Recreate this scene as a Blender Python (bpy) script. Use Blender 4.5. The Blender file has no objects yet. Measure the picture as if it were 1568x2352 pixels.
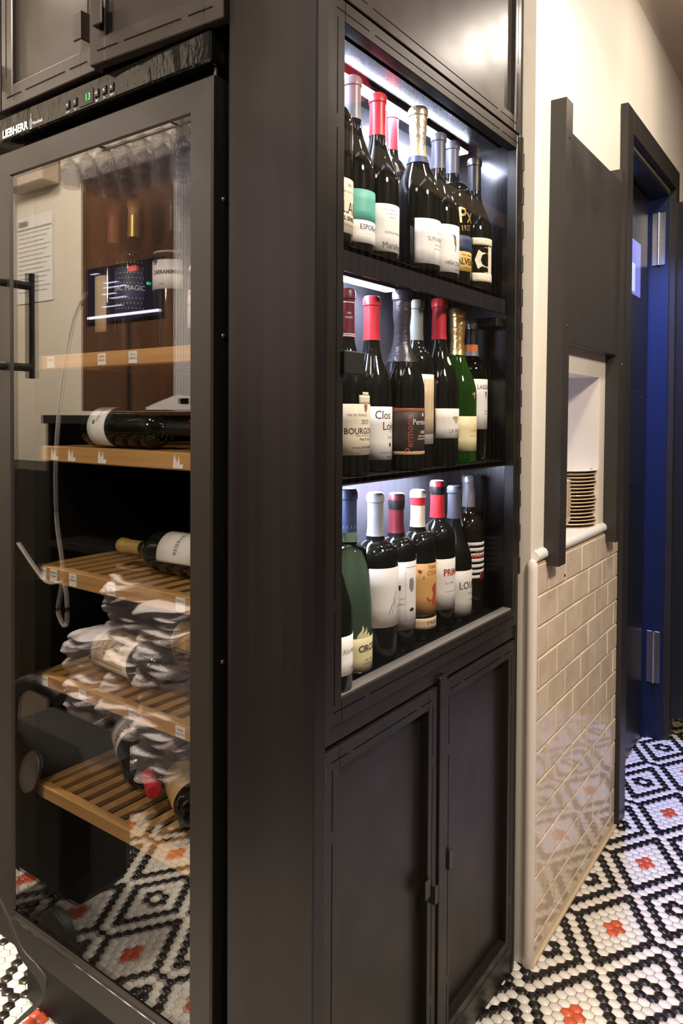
import bpy, bmesh, math, random
import numpy as np
from mathutils import Vector, Matrix
random.seed(7)
PI = math.pi
C = bpy.context.scene.collection
S = bpy.context.scene

# ------------------------------------------------------------------ camera, world, lights, exposure
cam_d = bpy.data.cameras.new('camera'); cam = bpy.data.objects.new('camera', cam_d); C.objects.link(cam)
yaw, pit, rol = map(math.radians, (36.156, 1.198, 0.311))
fw = Vector((-math.sin(yaw)*math.cos(pit), math.cos(yaw)*math.cos(pit), -math.sin(pit)))
rt = Vector((math.cos(yaw), math.sin(yaw), 0)); up = rt.cross(fw)
rt2 = math.cos(rol)*rt + math.sin(rol)*up; up2 = -math.sin(rol)*rt + math.cos(rol)*up
cam.matrix_world = Matrix(((rt2.x, up2.x, -fw.x, 0), (rt2.y, up2.y, -fw.y, 0), (rt2.z, up2.z, -fw.z, 1.25), (0, 0, 0, 1)))
cam_d.sensor_fit = 'VERTICAL'; cam_d.sensor_height = 24; cam_d.lens = 1701.4/2352*24
cam_d.shift_y = -(1176-988.97)/2352
cam_d.clip_start = .05; cam_d.clip_end = 60
S.camera = cam
w = bpy.data.worlds.new('world'); S.world = w; w.use_nodes = True
w.node_tree.nodes['Background'].inputs[0].default_value = (1, .86, .7, 1)
w.node_tree.nodes['Background'].inputs[1].default_value = .05
S.view_settings.view_transform = 'Standard'; S.view_settings.look = 'None'
S.view_settings.exposure = .35; S.view_settings.gamma = 1
S.view_settings.use_curve_mapping = False
S.cycles.max_bounces = 10; S.cycles.transparent_max_bounces = 16
S.cycles.sample_clamp_indirect = 4; S.cycles.caustics_refractive = False; S.cycles.caustics_reflective = False

def area(name, loc, size, power, col, target=None, size_y=None, spread=180, disk=True):
    l = bpy.data.lights.new(name, 'AREA'); l.energy = power; l.color = col
    l.shape = 'DISK' if disk else 'RECTANGLE'; l.size = size
    if size_y: l.shape = 'RECTANGLE'; l.size_y = size_y
    l.spread = math.radians(spread)
    o = bpy.data.objects.new(name, l); C.objects.link(o); o.location = loc
    d = Vector(target)-Vector(loc) if target else Vector((0, 0, -1))
    o.rotation_euler = d.to_track_quat('-Z', 'Y').to_euler()
    return o
WARM = (1, .80, .56); NEUT = (1, .86, .70); COOL = (.62, .68, 1)
SOFT = (1, .87, .74)
area('ceiling_lamp_wall', (-.18, 2.50, 2.60), .10, 6.0, SOFT, (-.45, 2.2, 0))
area('ceiling_lamp_corridor', (.05, 1.5, 2.9), .14, 20, SOFT, (-.2, 1.6, 0))
area('ceiling_lamp_end', (-.10, 3.6, 2.9), .12, 7, WARM, (-.3, 3.3, 0))
area('label_fill', (.48, 1.05, 2.25), .22, 24, SOFT, (-.6, 1.5, .8))  # added frontal fill to brighten the display labels, no fixture modelled
area('ceiling_lamp_fridge', (-.75, -.45, 2.75), .25, 30, SOFT, (-1.1, .8, .9))
area('fridge_front_fill', (-.9, -1.3, 2.0), .30, 26, SOFT, (-1.2, .8, 1.2))  # added low fill aimed at the fridge labels and door frame
area('bar_side_fill', (-2.2, .75, 2.8), .30, 115, NEUT, (-2.2, .1, .3))  # added fill to light the napkins and bar side mirrored in the fridge
area('notice_wall_fill', (-3.3, .35, 2.85), .30, 26, SOFT, (-3.3, -.62, 1.5))  # extra fill added so the beige wall reflects brightly in the fridge glass
area('ceiling_lamp_back', (.1, -.5, 2.9), .4, 8, SOFT, (-.5, 1, .8))
area('door_blue_fill', (-.76, 2.72, 2.08), .30, 45, (.22, .32, 1), (-.52, 2.86, 0), size_y=.05, spread=110)  # added unseen source under the lintel for the blue spill on floor and jamb
area('kitchen_light', (-1.15, 2.0, 2.4), .4, 62, (.34, .43, 1), (-1.5, 2.0, 1.1))

# ------------------------------------------------------------------ materials
MATS = {}
def mat(name, col=(.5, .5, .5), rough=.5, metal=0, spec=.5, coat=0, emit=None, es=0, trans=0, ior=1.45, noise=None, bump=None, rvar=None, island=None, sheen=0):
    if name in MATS: return MATS[name]
    m = bpy.data.materials.new(name); m.use_nodes = True; nt = m.node_tree; b = nt.nodes['Principled BSDF']
    I = b.inputs
    I['Base Color'].default_value = (*col, 1); I['Roughness'].default_value = rough; I['Metallic'].default_value = metal
    I['Specular IOR Level'].default_value = spec; I['Coat Weight'].default_value = coat; I['IOR'].default_value = ior
    I['Transmission Weight'].default_value = trans
    if sheen: I['Sheen Weight'].default_value = sheen
    if emit: I['Emission Color'].default_value = (*emit, 1); I['Emission Strength'].default_value = es
    tc = nt.nodes.new('ShaderNodeTexCoord')
    def nz(scale, detail=4, stretch=None, dist=0):
        n = nt.nodes.new('ShaderNodeTexNoise'); n.inputs['Scale'].default_value = scale; n.inputs['Detail'].default_value = detail
        n.inputs['Distortion'].default_value = dist
        mp = nt.nodes.new('ShaderNodeMapping'); mp.inputs['Scale'].default_value = stretch or (1, 1, 1)
        nt.links.new(tc.outputs['Object'], mp.inputs[0]); nt.links.new(mp.outputs[0], n.inputs['Vector']); return n
    last = None
    if noise:   # (scale, colour2, stretch, lo, hi)
        n = nz(noise[0], 6, noise[2]); r = nt.nodes.new('ShaderNodeMapRange')
        r.inputs[1].default_value = noise[3]; r.inputs[2].default_value = noise[4]
        nt.links.new(n.outputs[0], r.inputs[0])
        mx = nt.nodes.new('ShaderNodeMix'); mx.data_type = 'RGBA'; mx.inputs[6].default_value = (*col, 1); mx.inputs[7].default_value = (*noise[1], 1)
        nt.links.new(r.outputs[0], mx.inputs[0]); nt.links.new(mx.outputs[2], I['Base Color']); last = mx.outputs[2]
    if island:  # random tone per tile
        g = nt.nodes.new('ShaderNodeNewGeometry'); r = nt.nodes.new('ShaderNodeMapRange'); r.inputs[3].default_value = 1-island; r.inputs[4].default_value = 1
        nt.links.new(g.outputs['Random Per Island'], r.inputs[0])
        mx = nt.nodes.new('ShaderNodeMix'); mx.data_type = 'RGBA'; mx.blend_type = 'MULTIPLY'; mx.inputs[0].default_value = 1
        if last: nt.links.new(last, mx.inputs[6])
        else: mx.inputs[6].default_value = (*col, 1)
        nt.links.new(r.outputs[0], mx.inputs[7]); nt.links.new(mx.outputs[2], I['Base Color'])
    if rvar:    # (scale, lo, hi)
        n = nz(rvar[0]); r = nt.nodes.new('ShaderNodeMapRange'); r.inputs[3].default_value = rvar[1]; r.inputs[4].default_value = rvar[2]
        r.inputs[1].default_value = .3; r.inputs[2].default_value = .7
        nt.links.new(n.outputs[0], r.inputs[0]); nt.links.new(r.outputs[0], I['Roughness'])
    if bump:    # (scale, strength, stretch)
        n = nz(bump[0], 4, bump[2] if len(bump) > 2 else None); bp = nt.nodes.new('ShaderNodeBump'); bp.inputs['Strength'].default_value = bump[1]; bp.inputs['Distance'].default_value = .003
        nt.links.new(n.outputs[0], bp.inputs['Height']); nt.links.new(bp.outputs[0], I['Normal'])
    MATS[name] = m; return m
def pane_mat(name, tint=(1, 1, 1), f0=.04, f90=1.0):
    m = bpy.data.materials.new(name); m.use_nodes = True; nt = m.node_tree; nt.nodes.clear(); N = nt.nodes.new; Lk = nt.links.new
    o = N('ShaderNodeOutputMaterial'); mx = N('ShaderNodeMixShader'); t = N('ShaderNodeBsdfTransparent'); g = N('ShaderNodeBsdfGlossy')
    t.inputs[0].default_value = (*tint, 1); g.inputs['Roughness'].default_value = 0.0
    ge = N('ShaderNodeNewGeometry'); d = N('ShaderNodeVectorMath'); d.operation = 'DOT_PRODUCT'; Lk(ge.outputs['Incoming'], d.inputs[0]); Lk(ge.outputs['Normal'], d.inputs[1])
    a = N('ShaderNodeMath'); a.operation = 'ABSOLUTE'; Lk(d.outputs['Value'], a.inputs[0])
    b = N('ShaderNodeMath'); b.operation = 'SUBTRACT'; b.inputs[0].default_value = 1; Lk(a.outputs[0], b.inputs[1])
    p = N('ShaderNodeMath'); p.operation = 'POWER'; p.inputs[1].default_value = 5; Lk(b.outputs[0], p.inputs[0])
    r = N('ShaderNodeMapRange'); r.inputs[3].default_value = f0; r.inputs[4].default_value = f90; Lk(p.outputs[0], r.inputs[0])
    Lk(r.outputs[0], mx.inputs[0]); Lk(t.outputs[0], mx.inputs[1]); Lk(g.outputs[0], mx.inputs[2]); Lk(mx.outputs[0], o.inputs[0])
    return m
M_STEEL = mat('black_painted_steel', (.013, .0105, .0085), .36, 0, .42, rvar=(9, .30, .42))
M_STEELU = mat('grey_black_steel', (.030, .025, .022), .30, 0, .38, rvar=(7, .25, .36))
M_COL = mat('column_steel', (.0050, .0036, .0040), .36, 0, .40, noise=(3, (.0115, .0090, .0100), (9, 9, .22), .35, .7), bump=(60, .06))
M_SLOT = mat('slot_black', (.002, .002, .002), .9, 0, .1)
M_BLK = mat('matt_black', (.006, .006, .006), .6)
M_GLOSSBLK = mat('glossy_black_plastic', (.008, .008, .008), .05, 0, .32, bump=(22, .9, (1, 1, .5)))
M_FR = mat('fridge_door_coat', (.013, .011, .0092), .36, .0, .6, bump=(900, .18))
M_INNER = mat('fridge_liner', (.004, .004, .0045), .5, 0, .25)
M_WOOD = mat('beech_wood', (.47, .265, .09), .5, noise=(5, (.35, .18, .055), (.7, 7, 14), .35, .7))
M_PANE = pane_mat('fridge_glass', (.93, .93, .93), .15, 1.0)
M_PANE2 = pane_mat('cabinet_glass', (.99, .99, .99), .035, 1.0)
M_PLASTER = mat('cream_plaster', (.74, .685, .59), .55, bump=(28, .25), noise=(2.5, (.67, .61, .51), (1, 1, .3), .4, .7))
M_CEIL = mat('ceiling_paint', (.50, .42, .34), .7)
M_TILE = mat('cream_glazed_tile', (.78, .65, .49), .07, 0, .62, noise=(14, (.65, .52, .38), None, .35, .7), island=.12, bump=(11, .22))
M_TRIMT = mat('pale_glazed_trim', (.76, .68, .60), .12, 0, .6, bump=(8, .12))
M_GROUT = mat('tile_grout', (.55, .44, .30), .8)
M_FW = mat('floor_tile_white', (.74, .70, .63), .22, island=.12)
M_FB = mat('floor_tile_black', (.014, .012, .011), .25, island=.3)
M_FO = mat('floor_tile_orange', (.62, .105, .045), .25, island=.2)
M_FG = mat('floor_grout', (.10, .078, .055), .8)
M_DOORP = mat('door_black_paint', (.024, .021, .019), .36, rvar=(6, .3, .42))
M_DOORL = mat('door_dark_laminate', (.012, .0115, .012), .33)
M_BRUSH = mat('brushed_plate', (.05, .045, .045), .28, .7)
M_HINGE = mat('hinge_steel', (.42, .42, .44), .3, 1)
M_CHROME = mat('chrome', (.7, .7, .7), .12, 1)
M_LED = mat('led_strip', (1, 1, 1), emit=(.70, .77, 1), es=140)
M_BACK = mat('case_back_metal', (.11, .11, .125), .30, .5)
M_CASE = mat('case_inside', (.007, .007, .008), .26)
M_PLATE = mat('cream_stoneware', (.70, .56, .38), .16, coat=.4)
M_PLATEW = mat('white_porcelain', (.82, .80, .78), .1, coat=.4)
M_BLUEINK = mat('blue_pattern', (.05, .09, .35), .3)
M_WHITE = mat('kitchen_white', (.75, .76, .80), .35)
M_BOT = mat('dark_wine_glass', (.006, .007, .005), .035, 0, .6)
M_BOTB = mat('brown_black_glass', (.012, .008, .005), .035, 0, .6)
M_GREEN = mat('green_glass', (.20, .74, .10), .02, trans=.95, ior=1.36)
M_PALE = mat('pale_green_glass', (.66, .88, .36), .01, trans=1, ior=1.42)
M_CLEAR = mat('straw_glass', (.84, .88, .36), .01, trans=1, ior=1.40)
M_CRYST = pane_mat('crystal', (.93, .93, .95), .12, 1.0)
M_CLOTH = mat('white_napkin_cloth', (.80, .76, .78), .9, sheen=.3)
M_GREYC = mat('grey_cloth', (.10, .095, .10), .9)
M_RUB = mat('rubber', (.02, .02, .02), .55)
M_SCREEN = mat('tablet_screen', (.01, .01, .015), .1, emit=(.05, .03, .07), es=.45)
M_SCRW = mat('screen_white', (.1, .1, .1), .3, emit=(.72, .70, 1), es=5)
M_SCRR = mat('screen_red', (.1, 0, 0), .3, emit=(1, .12, .08), es=2)
M_SCRG = mat('screen_green', (0, .1, .05), .3, emit=(.05, 1, .5), es=3)
M_DIG = mat('green_digits', (0, .1, 0), .3, emit=(.05, 1, .12), es=2.2)
M_WPRINT = mat('white_print', (.80, .80, .80), .5)
M_BROWN = mat('dark_brown_wood', (.050, .018, .008), .4, noise=(4, (.085, .036, .014), (6, 1, .6), .35, .7))
M_RIB = mat('pale_ribbed_panel', (.50, .49, .50), .35)
M_REDP = mat('red_edge', (.40, .05, .03), .4)
M_BLUEW = mat('lit_blue_window', (.05, .05, .1), .2, emit=(.24, .27, .85), es=.55)
M_BLUEW2 = mat('lit_pale_window', (.1, .1, .1), .2, emit=(.55, .58, .95), es=.8)
M_GOLDF = mat('gold_frame', (.75, .5, .18), .25, .9)
M_REDN = mat('red_lampshade', (.5, .03, .04), .4, emit=(1, .10, .14), es=1.2)
M_CAB = mat('cable_white', (.55, .5, .48), .5)
M_LEATH = mat('black_webbing', (.012, .012, .012), .45, bump=(500, .3))
COL = {}
def col(n, rgb, rough=.5, metal=0, **k):
    COL[n] = mat('finish_'+n, rgb, rough, metal, **k)
col('white', (.80, .78, .75)); col('cream', (.80, .72, .55)); col('offwhite', (.72, .69, .63)); col('teal', (.13, .47, .38)); col('navy', (.03, .045, .10))
col('black', (.01, .01, .01), .4); col('ink', (.03, .03, .03)); col('greyink', (.25, .24, .23)); col('red', (.55, .03, .04), .38); col('darkred', (.12, .012, .018), .4)
col('grey', (.22, .23, .25), .35); col('lightgrey', (.42, .43, .44), .33, .4); col('olive', (.17, .18, .15), .4); col('slate', (.075, .08, .10), .4)
col('gold', (.80, .55, .20), .26, .85, bump=(160, .5)); col('foil', (.06, .06, .065), .3, .6, bump=(120, .5)); col('paleg', (.70, .58, .36), .28, .8, bump=(160, .6))
col('yellow', (.78, .50, .09)); col('mustard', (.62, .40, .10)); col('ochre', (.62, .36, .12)); col('tan', (.50, .33, .14)); col('bearred', (.42, .07, .03)); col('silver', (.62, .63, .65), .25, .8)
col('darkbrown', (.035, .022, .018)); col('rust', (.30, .10, .05)); col('blue', (.04, .10, .42)); col('orange', (.70, .20, .05)); col('green', (.05, .25, .04)); col('goldprint', (.75, .52, .16), .3, .6)
col('lightyellow', (.78, .70, .40)); col('beige', (.66, .50, .32))

# ------------------------------------------------------------------ mesh helpers
class MB:
    def __init__(s): s.v = []; s.f = []; s.m = []; s.mi = 0
    def add(s, v, f):
        o = len(s.v); s.v += [tuple(p) for p in v]; s.f += [tuple(i+o for i in q) for q in f]; s.m += [s.mi]*len(f); return s
    def box(s, x0, x1, y0, y1, z0, z1, c=0):
        if x0 > x1: x0, x1 = x1, x0
        if y0 > y1: y0, y1 = y1, y0
        if z0 > z1: z0, z1 = z1, z0
        if c <= 0:
            v = [(x, y, z) for x in (x0, x1) for y in (y0, y1) for z in (z0, z1)]
            return s.add(v, [(0, 1, 3, 2), (4, 6, 7, 5), (0, 4, 5, 1), (2, 3, 7, 6), (0, 2, 6, 4), (1, 5, 7, 3)])
        c = min(c, .45*min(x1-x0, y1-y0, z1-z0)); bm = bmesh.new()
        for sx in (0, 1):
            for sy in (0, 1):
                for sz in (0, 1):
                    X = (x0, x1)[sx]; Y = (y0, y1)[sy]; Z = (z0, z1)[sz]; dx = c*(1-2*sx); dy = c*(1-2*sy); dz = c*(1-2*sz)
                    bm.verts.new((X, Y+dy, Z+dz)); bm.verts.new((X+dx, Y, Z+dz)); bm.verts.new((X+dx, Y+dy, Z))
        bmesh.ops.convex_hull(bm, input=bm.verts)
        bmesh.ops.dissolve_limit(bm, angle_limit=.01, verts=bm.verts, edges=bm.edges)
        bm.verts.index_update()
        s.add([v.co[:] for v in bm.verts], [[v.index for v in f.verts] for f in bm.faces]); bm.free(); return s
    def lathe(s, prof, n=40, c=(0, 0, 0), cap=True, T=None):
        v = []; f = []; k = len(prof)
        for j in range(n):
            a = 2*PI*j/n
            for r, z in prof: v.append((c[0]+r*math.cos(a), c[1]+r*math.sin(a), c[2]+z))
        for j in range(n):
            j2 = (j+1) % n
            for i in range(k-1): f.append((j*k+i, j2*k+i, j2*k+i+1, j*k+i+1))
        if cap:
            if prof[0][0] > 1e-5: f.append(tuple(j*k for j in range(n))[::-1])
            if prof[-1][0] > 1e-5: f.append(tuple(j*k+k-1 for j in range(n)))
        if T is not None: v = [tuple(T @ Vector(p)) for p in v]
        return s.add(v, f)
    def prism(s, pts, h0, h1, axis='y'):
        n = len(pts)
        def P(a, b, h): return {'y': (a, h, b), 'x': (h, a, b), 'z': (a, b, h)}[axis]
        v = [P(a, b, h0) for a, b in pts]+[P(a, b, h1) for a, b in pts]
        f = [tuple(range(n)), tuple(range(2*n-1, n-1, -1))]+[(i, (i+1) % n, n+(i+1) % n, n+i) for i in range(n)]
        return s.add(v, f)
    def tube(s, pts, r, n=10):
        pts = [Vector(p) for p in pts]; k = len(pts); v = []; f = []
        ref = None
        for i, p in enumerate(pts):
            t = (pts[min(i+1, k-1)]-pts[max(i-1, 0)]).normalized()
            if ref is None: ref = Vector((0, 0, 1)) if abs(t.z) < .9 else Vector((1, 0, 0))
            a = t.cross(ref).normalized(); b = t.cross(a); ref = b.cross(t)*-1 if False else ref
            rr = r[i] if isinstance(r, (list, tuple)) else r
            for j in range(n):
                q = 2*PI*j/n; v.append(tuple(p+rr*(math.cos(q)*a+math.sin(q)*b)))
        for i in range(k-1):
            for j in range(n): j2 = (j+1) % n; f.append((i*n+j, i*n+j2, (i+1)*n+j2, (i+1)*n+j))
        f.append(tuple(range(n))[::-1]); f.append(tuple((k-1)*n+j for j in range(n)))
        return s.add(v, f)
    def obj(s, name, m, parent=None, smooth=35, loc=None):
        me = bpy.data.meshes.new(name); me.from_pydata(s.v, [], s.f)
        ms = m if isinstance(m, (list, tuple)) else [m]
        for q in ms: me.materials.append(q)
        if len(ms) > 1: me.polygons.foreach_set('material_index', s.m)
        bm = bmesh.new(); bm.from_mesh(me); bmesh.ops.recalc_face_normals(bm, faces=bm.faces); bm.to_mesh(me); bm.free()
        if smooth:
            me.polygons.foreach_set('use_smooth', [True]*len(me.polygons)); me.set_sharp_from_angle(angle=math.radians(smooth))
        o = bpy.data.objects.new(name, me); C.objects.link(o)
        if parent: o.parent = parent
        if loc: o.location = loc
        return o
def smoothpath(pts, n=8):
    P = [Vector(p) for p in pts]; out = []
    for i in range(len(P)-1):
        a = P[max(i-1, 0)]; b = P[i]; c = P[i+1]; d = P[min(i+2, len(P)-1)]
        for k in range(n):
            t = k/n; out.append(.5*((2*b)+(c-a)*t+(2*a-5*b+4*c-d)*t*t+(3*b-a-3*c+d)*t**3))
    out.append(P[-1]); return out
def tag(o, label, cat, group=None, kind=None):
    o['label'] = label; o['category'] = cat
    if group: o['group'] = group
    if kind: o['kind'] = kind
    return o
def thing(name, label, cat, loc=(0, 0, 0), rotz=0, group=None):
    o = bpy.data.objects.new(name, None); o.empty_display_size = .05; C.objects.link(o); o.location = loc; o.rotation_euler = (0, 0, rotz)
    return tag(o, label, cat, group)
def struct(o): o['kind'] = 'structure'; return o

_tc = {}
def glyphs(s, bold=0):
    k = (s, bold)
    if k in _tc: return _tc[k]
    cu = bpy.data.curves.new('t', 'FONT'); cu.body = s; cu.align_x = 'CENTER'; cu.align_y = 'CENTER'; cu.size = 1; cu.resolution_u = 2; cu.offset = bold
    o = bpy.data.objects.new('t', cu); C.objects.link(o)
    bpy.context.view_layer.update()
    me = bpy.data.meshes.new_from_object(o.evaluated_get(bpy.context.evaluated_depsgraph_get()))
    v = [(p.co.x, p.co.y) for p in me.vertices]; f = [tuple(p.vertices) for p in me.polygons]
    bpy.data.objects.remove(o); bpy.data.curves.remove(cu); bpy.data.meshes.remove(me)
    _tc[k] = (v, f); return v, f
def flat_text(s, size, org, u, v, m, parent, name='lettering', bold=0, align='c', sx=1):
    g, f = glyphs(s, bold); O = Vector(org); U = Vector(u); V = Vector(v)
    dx = 0
    if g and align == 'l': dx = -min(p[0] for p in g)
    mb = MB(); mb.add([tuple(O+U*((a+dx)*size*sx)+V*(b*size)) for a, b in g], f)
    return mb.obj(name, m, parent, smooth=0)
def subdiv_poly(pts, cuts):
    bm = bmesh.new(); bm.faces.new([bm.verts.new((x, y, 0)) for x, y in pts]); bmesh.ops.triangulate(bm, faces=bm.faces)
    for _ in range(cuts): bmesh.ops.subdivide_edges(bm, edges=bm.edges, cuts=1, use_grid_fill=True)
    bmesh.ops.triangulate(bm, faces=bm.faces)
    bm.verts.index_update(); v = [(q.co.x, q.co.y) for q in bm.verts]; f = [[q.index for q in p.verts] for p in bm.faces]; bm.free(); return v, f

# ------------------------------------------------------------------ bottles
def bottle_profile(kind, h, r):
    rn = .0134
    if kind == 'bordeaux':
        sh = .60*h; nk = .745*h; body = [(r*.80, 0), (r*.95, .002), (r, .008), (r, sh*.5), (r, sh)]
        curve = [(r*.985, sh+.008), (r*.93, sh+.017), (r*.80, sh+.027), (r*.62, sh+.034), (rn*1.25, nk-.006), (rn*1.08, nk+.004)]
    elif kind == 'burgundy':
        sh = .44*h; nk = .74*h; body = [(r*.80, 0), (r*.95, .002), (r, .008), (r, sh*.5), (r, sh)]
        curve = []
        for i in range(1, 9):
            t = i/9; e = (math.cos(PI*t)+1)/2; e = e**.92
            curve.append((rn*1.1+(r-rn*1.1)*e, sh+(nk-sh)*t))
        curve.append((rn*1.08, nk))
    else:  # tall tapering spirit-like bottle
        sh = .70*h; nk = .745*h; body = [(r*.92, 0), (r*.99, .002), (r, .008), (r, .25*h), (r*.97, .4*h), (r*.86, .57*h), (r*.73, .68*h)]
        curve = [(r*.64, .695*h), (r*.48, .703*h), (rn*1.1, .712*h)]
    neck = [(rn, .80*h), (rn*.98, .93*h), (rn*1.0, .945*h), (rn*1.12, .95*h), (rn*1.12, .985*h), (rn*.95, h)]
    return body+curve+neck
def interp(prof, z):
    for (r0, z0), (r1, z1) in zip(prof, prof[1:]):
        if z0 <= z <= z1 and z1 > z0: return r0+(r1-r0)*(z-z0)/(z1-z0)
    return prof[-1][0]
def make_bottle(x, y, z, h, r, label, kind='bordeaux', glass=None, cap=('red', .76), labels=(), texts=(), deco=(), group='wine bottles on the lit shelves', capbands=(), cap_flare=0):
    t = thing('wine_bottle', label, 'bottle', (x, y, z), 0, group)
    prof = bottle_profile(kind, h, r)
    MB().lathe(prof, 44).obj('glass_body', glass or M_BOT, t, 50)
    if cap:
        z0 = cap[1]*h; zs = sorted({z0, *[q[1] for q in prof if q[1] > z0], h*.87}); cp = [(interp(prof, q)+.0009+cap_flare*max(0, (h*.95-q)/(h*.2))*0, q) for q in zs]
        if cap_flare: cp = [(a+(.0025 if q > .86*h else .0), q) for a, q in cp]
        cp = [(cp[0][0]-.0008, z0)]+cp+[(cp[-1][0]-.002, h+.0012)]
        MB().lathe(cp, 36).obj('capsule', COL[cap[0]], t, 30)
        for q0, q1, c in capbands:
            MB().lathe([(interp(prof, q0*h)+.0006, q0*h)]+[(interp(prof, q*h)+.0014, q*h) for q in (q0, (q0+q1)/2, q1)]+[(interp(prof, q1*h)+.0006, q1*h)], 36, cap=False).obj('capsule_band', COL[c], t, 40)
    L0 = None
    for i, (z0, z1, a0, a1, c) in enumerate(labels):
        n = max(6, int((a1-a0)/6)); mb = MB(); v = []; k = 3
        for j in range(n+1):
            a = math.radians(a0+(a1-a0)*j/n)
            for q in range(k+1):
                zz = z0-z+(z1-z0)*q/k; rr = interp(prof, zz)+.0005+.00005*i; v.append((rr*math.cos(a), rr*math.sin(a), zz))
        f = [(j*(k+1)+q, (j+1)*(k+1)+q, (j+1)*(k+1)+q+1, j*(k+1)+q+1) for j in range(n) for q in range(k)]
        mb.add(v, f); o = mb.obj('label', COL[c], t, 60)
        md = o.modifiers.new('thick', 'SOLIDIFY'); md.thickness = .0002; md.offset = 0
        if L0 is None: L0 = o
    par = L0 or t
    def bend(v, phi, zc, off, rot=0):
        out = []
        for a, b in v:
            if rot: a, b = a*math.cos(rot)-b*math.sin(rot), a*math.sin(rot)+b*math.cos(rot)
            rr = interp(prof, zc-z+b)+off; an = math.radians(phi)+a/r; out.append((rr*math.cos(an), rr*math.sin(an), zc-z+b))
        return out
    by = {}
    for tx in texts:
        s, size, phi, zc, c = tx[:5]; size = size*(1.22 if .0065 < size < .02 else 1.1); rot = tx[5] if len(tx) > 5 else 0; bold = tx[6] if len(tx) > 6 else 0
        g, f = glyphs(s, bold); by.setdefault((c, zc-z > h*.7), MB()).add(bend([(a*size*.88, b*size) for a, b in g], phi, zc, .0024 if cap and zc-z > cap[1]*h-.004 else .00085, rot), f)
    for (c, hi), mb in by.items(): mb.obj('lettering', COL[c], t.children[1] if hi and cap else par, 0)
    for pts, phi, zc, c in deco:
        v, f = subdiv_poly([(a/1000, b/1000) for a, b in pts], 1); MB().add(bend(v, phi, zc, .0008), f).obj('emblem', COL[c], par, 0)
    return t

# ================================================================== SETTING
# floor: hexagonal mosaic, real tiles
ORG = Vector((-.51, 1.84)); TH = math.radians(1.4); DX = .0252; DY = .0201
def tile_colour(u, v):
    best = 0
    for i in range(-1, 2):
        for j in range(-1, 2):
            cu = 9*round(u/9)+9*i; cv = 16*round(v/16)+16*j
            a = abs(u-cu); b = abs(v-cv)
            if (b == 0 and a == .5) or (a == 0 and b == 1): return 2
            if 2*a+b == 7: best = 1
            ru = cu+4.5; rv = cv+8; a = abs(u-ru); b = abs(v-rv)
            if (a, b) in ((1, 0), (.5, 1)): best = 1
            if 2*a+b == 6: best = 1
            if a == 0 and abs(v-cv) == 0: best = 1
    return best
def build_floor():
    ang = [PI/6+k*PI/3 for k in range(6)]
    R0 = np.array([(math.cos(a)*DX/math.sqrt(3)*.955, math.sin(a)*DY*2/3*.955) for a in ang])
    R1 = R0*.90
    V = []; MI = []; F = []
    base = np.concatenate([np.c_[R1, np.full(6, .0)], np.c_[R0, np.full(6, -.0016)]])
    fl = [[0, 1, 2, 3, 4, 5]]+[[6+i, 6+(i+1) % 6, (i+1) % 6, i] for i in range(6)]
    n = 0; ct, st = math.cos(TH), math.sin(TH); cache = {}
    for row in range(-125, 135):
        off = .5 if row % 2 == 0 else 0
        for c in range(-115, 70):
            u = c+off; x0 = u*DX; y0 = row*DY; x = ORG.x+x0*ct-y0*st; y = ORG.y+x0*st+y0*ct
            if y < -.55 or y > 4.4 or x > .95 or x < -3.1: continue
            if x < -.70 and y > .95 and not (y > 2.2 and x > -1.15): continue
            if (x < -1.9 and y < .1): continue
            key = (u % 9, row % 16)
            if key not in cache: cache[key] = tile_colour(u % 9, row % 16)
            b = base.copy(); b[:, 2] += random.uniform(-.0002, .0002)
            xr = b[:, 0]*ct-b[:, 1]*st+x; yr = b[:, 0]*st+b[:, 1]*ct+y
            V.append(np.c_[xr, yr, b[:, 2]]); MI.append(cache[key]); n += 1
    V = np.concatenate(V)
    loops = []; starts = []; tot = []; mi = []
    base_l = np.array(sum(fl, [])); ls = np.array([len(q) for q in fl])
    L = (base_l[None, :]+12*np.arange(n)[:, None]).ravel()
    LS = np.tile(ls, n); ST = np.concatenate([[0], np.cumsum(LS)[:-1]])
    me = bpy.data.meshes.new('floor'); me.vertices.add(len(V)); me.vertices.foreach_set('co', V.ravel())
    me.loops.add(len(L)); me.loops.foreach_set('vertex_index', L); me.polygons.add(len(LS)); me.polygons.foreach_set('loop_start', ST)
    for q in (M_FW, M_FB, M_FO): me.materials.append(q)
    me.polygons.foreach_set('material_index', np.repeat(MI, 7)); me.update(calc_edges=True); me.validate()
    o = bpy.data.objects.new('floor', me); C.objects.link(o); struct(o)
    g = MB().box(-4.2, 1.2, -2.2, 6.0, -.05, -.0014).obj('floor_grout', M_FG, o, 0)
build_floor()
# ceiling with a lowered part over the tiled wall
struct(MB().box(-4.2, 1.2, -2.2, 6.0, 3.0, 3.06).obj('ceiling', M_CEIL, None, 0))
WR = math.radians(1.4); WL = (-.634, 1.59, 0)
def wobj(mb, name, m, parent=None, smooth=35):
    o = mb.obj(name, m, parent, smooth)
    if not parent: o.location = WL; o.rotation_euler = (0, 0, WR)
    return o
def W3(lx, ly, z):
    return (WL[0]+lx*math.cos(WR)-ly*math.sin(WR), WL[1]+lx*math.sin(WR)+ly*math.cos(WR), z)
mb = MB().box(0.0, .42, 0, 3.6, 2.64, 2.995)
mb.prism([(.0, 2.65)]+[(.06-.06*math.cos(a), 2.58+.06*math.sin(a)) for a in [i*PI/16 for i in range(9)]]+[(.06, 2.65)], 0, 3.6, 'y')
struct(wobj(mb, 'ceiling_soffit', M_CEIL))
o = bpy.data.objects['ceiling_soffit']; o.name = 'trim_1'
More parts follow.
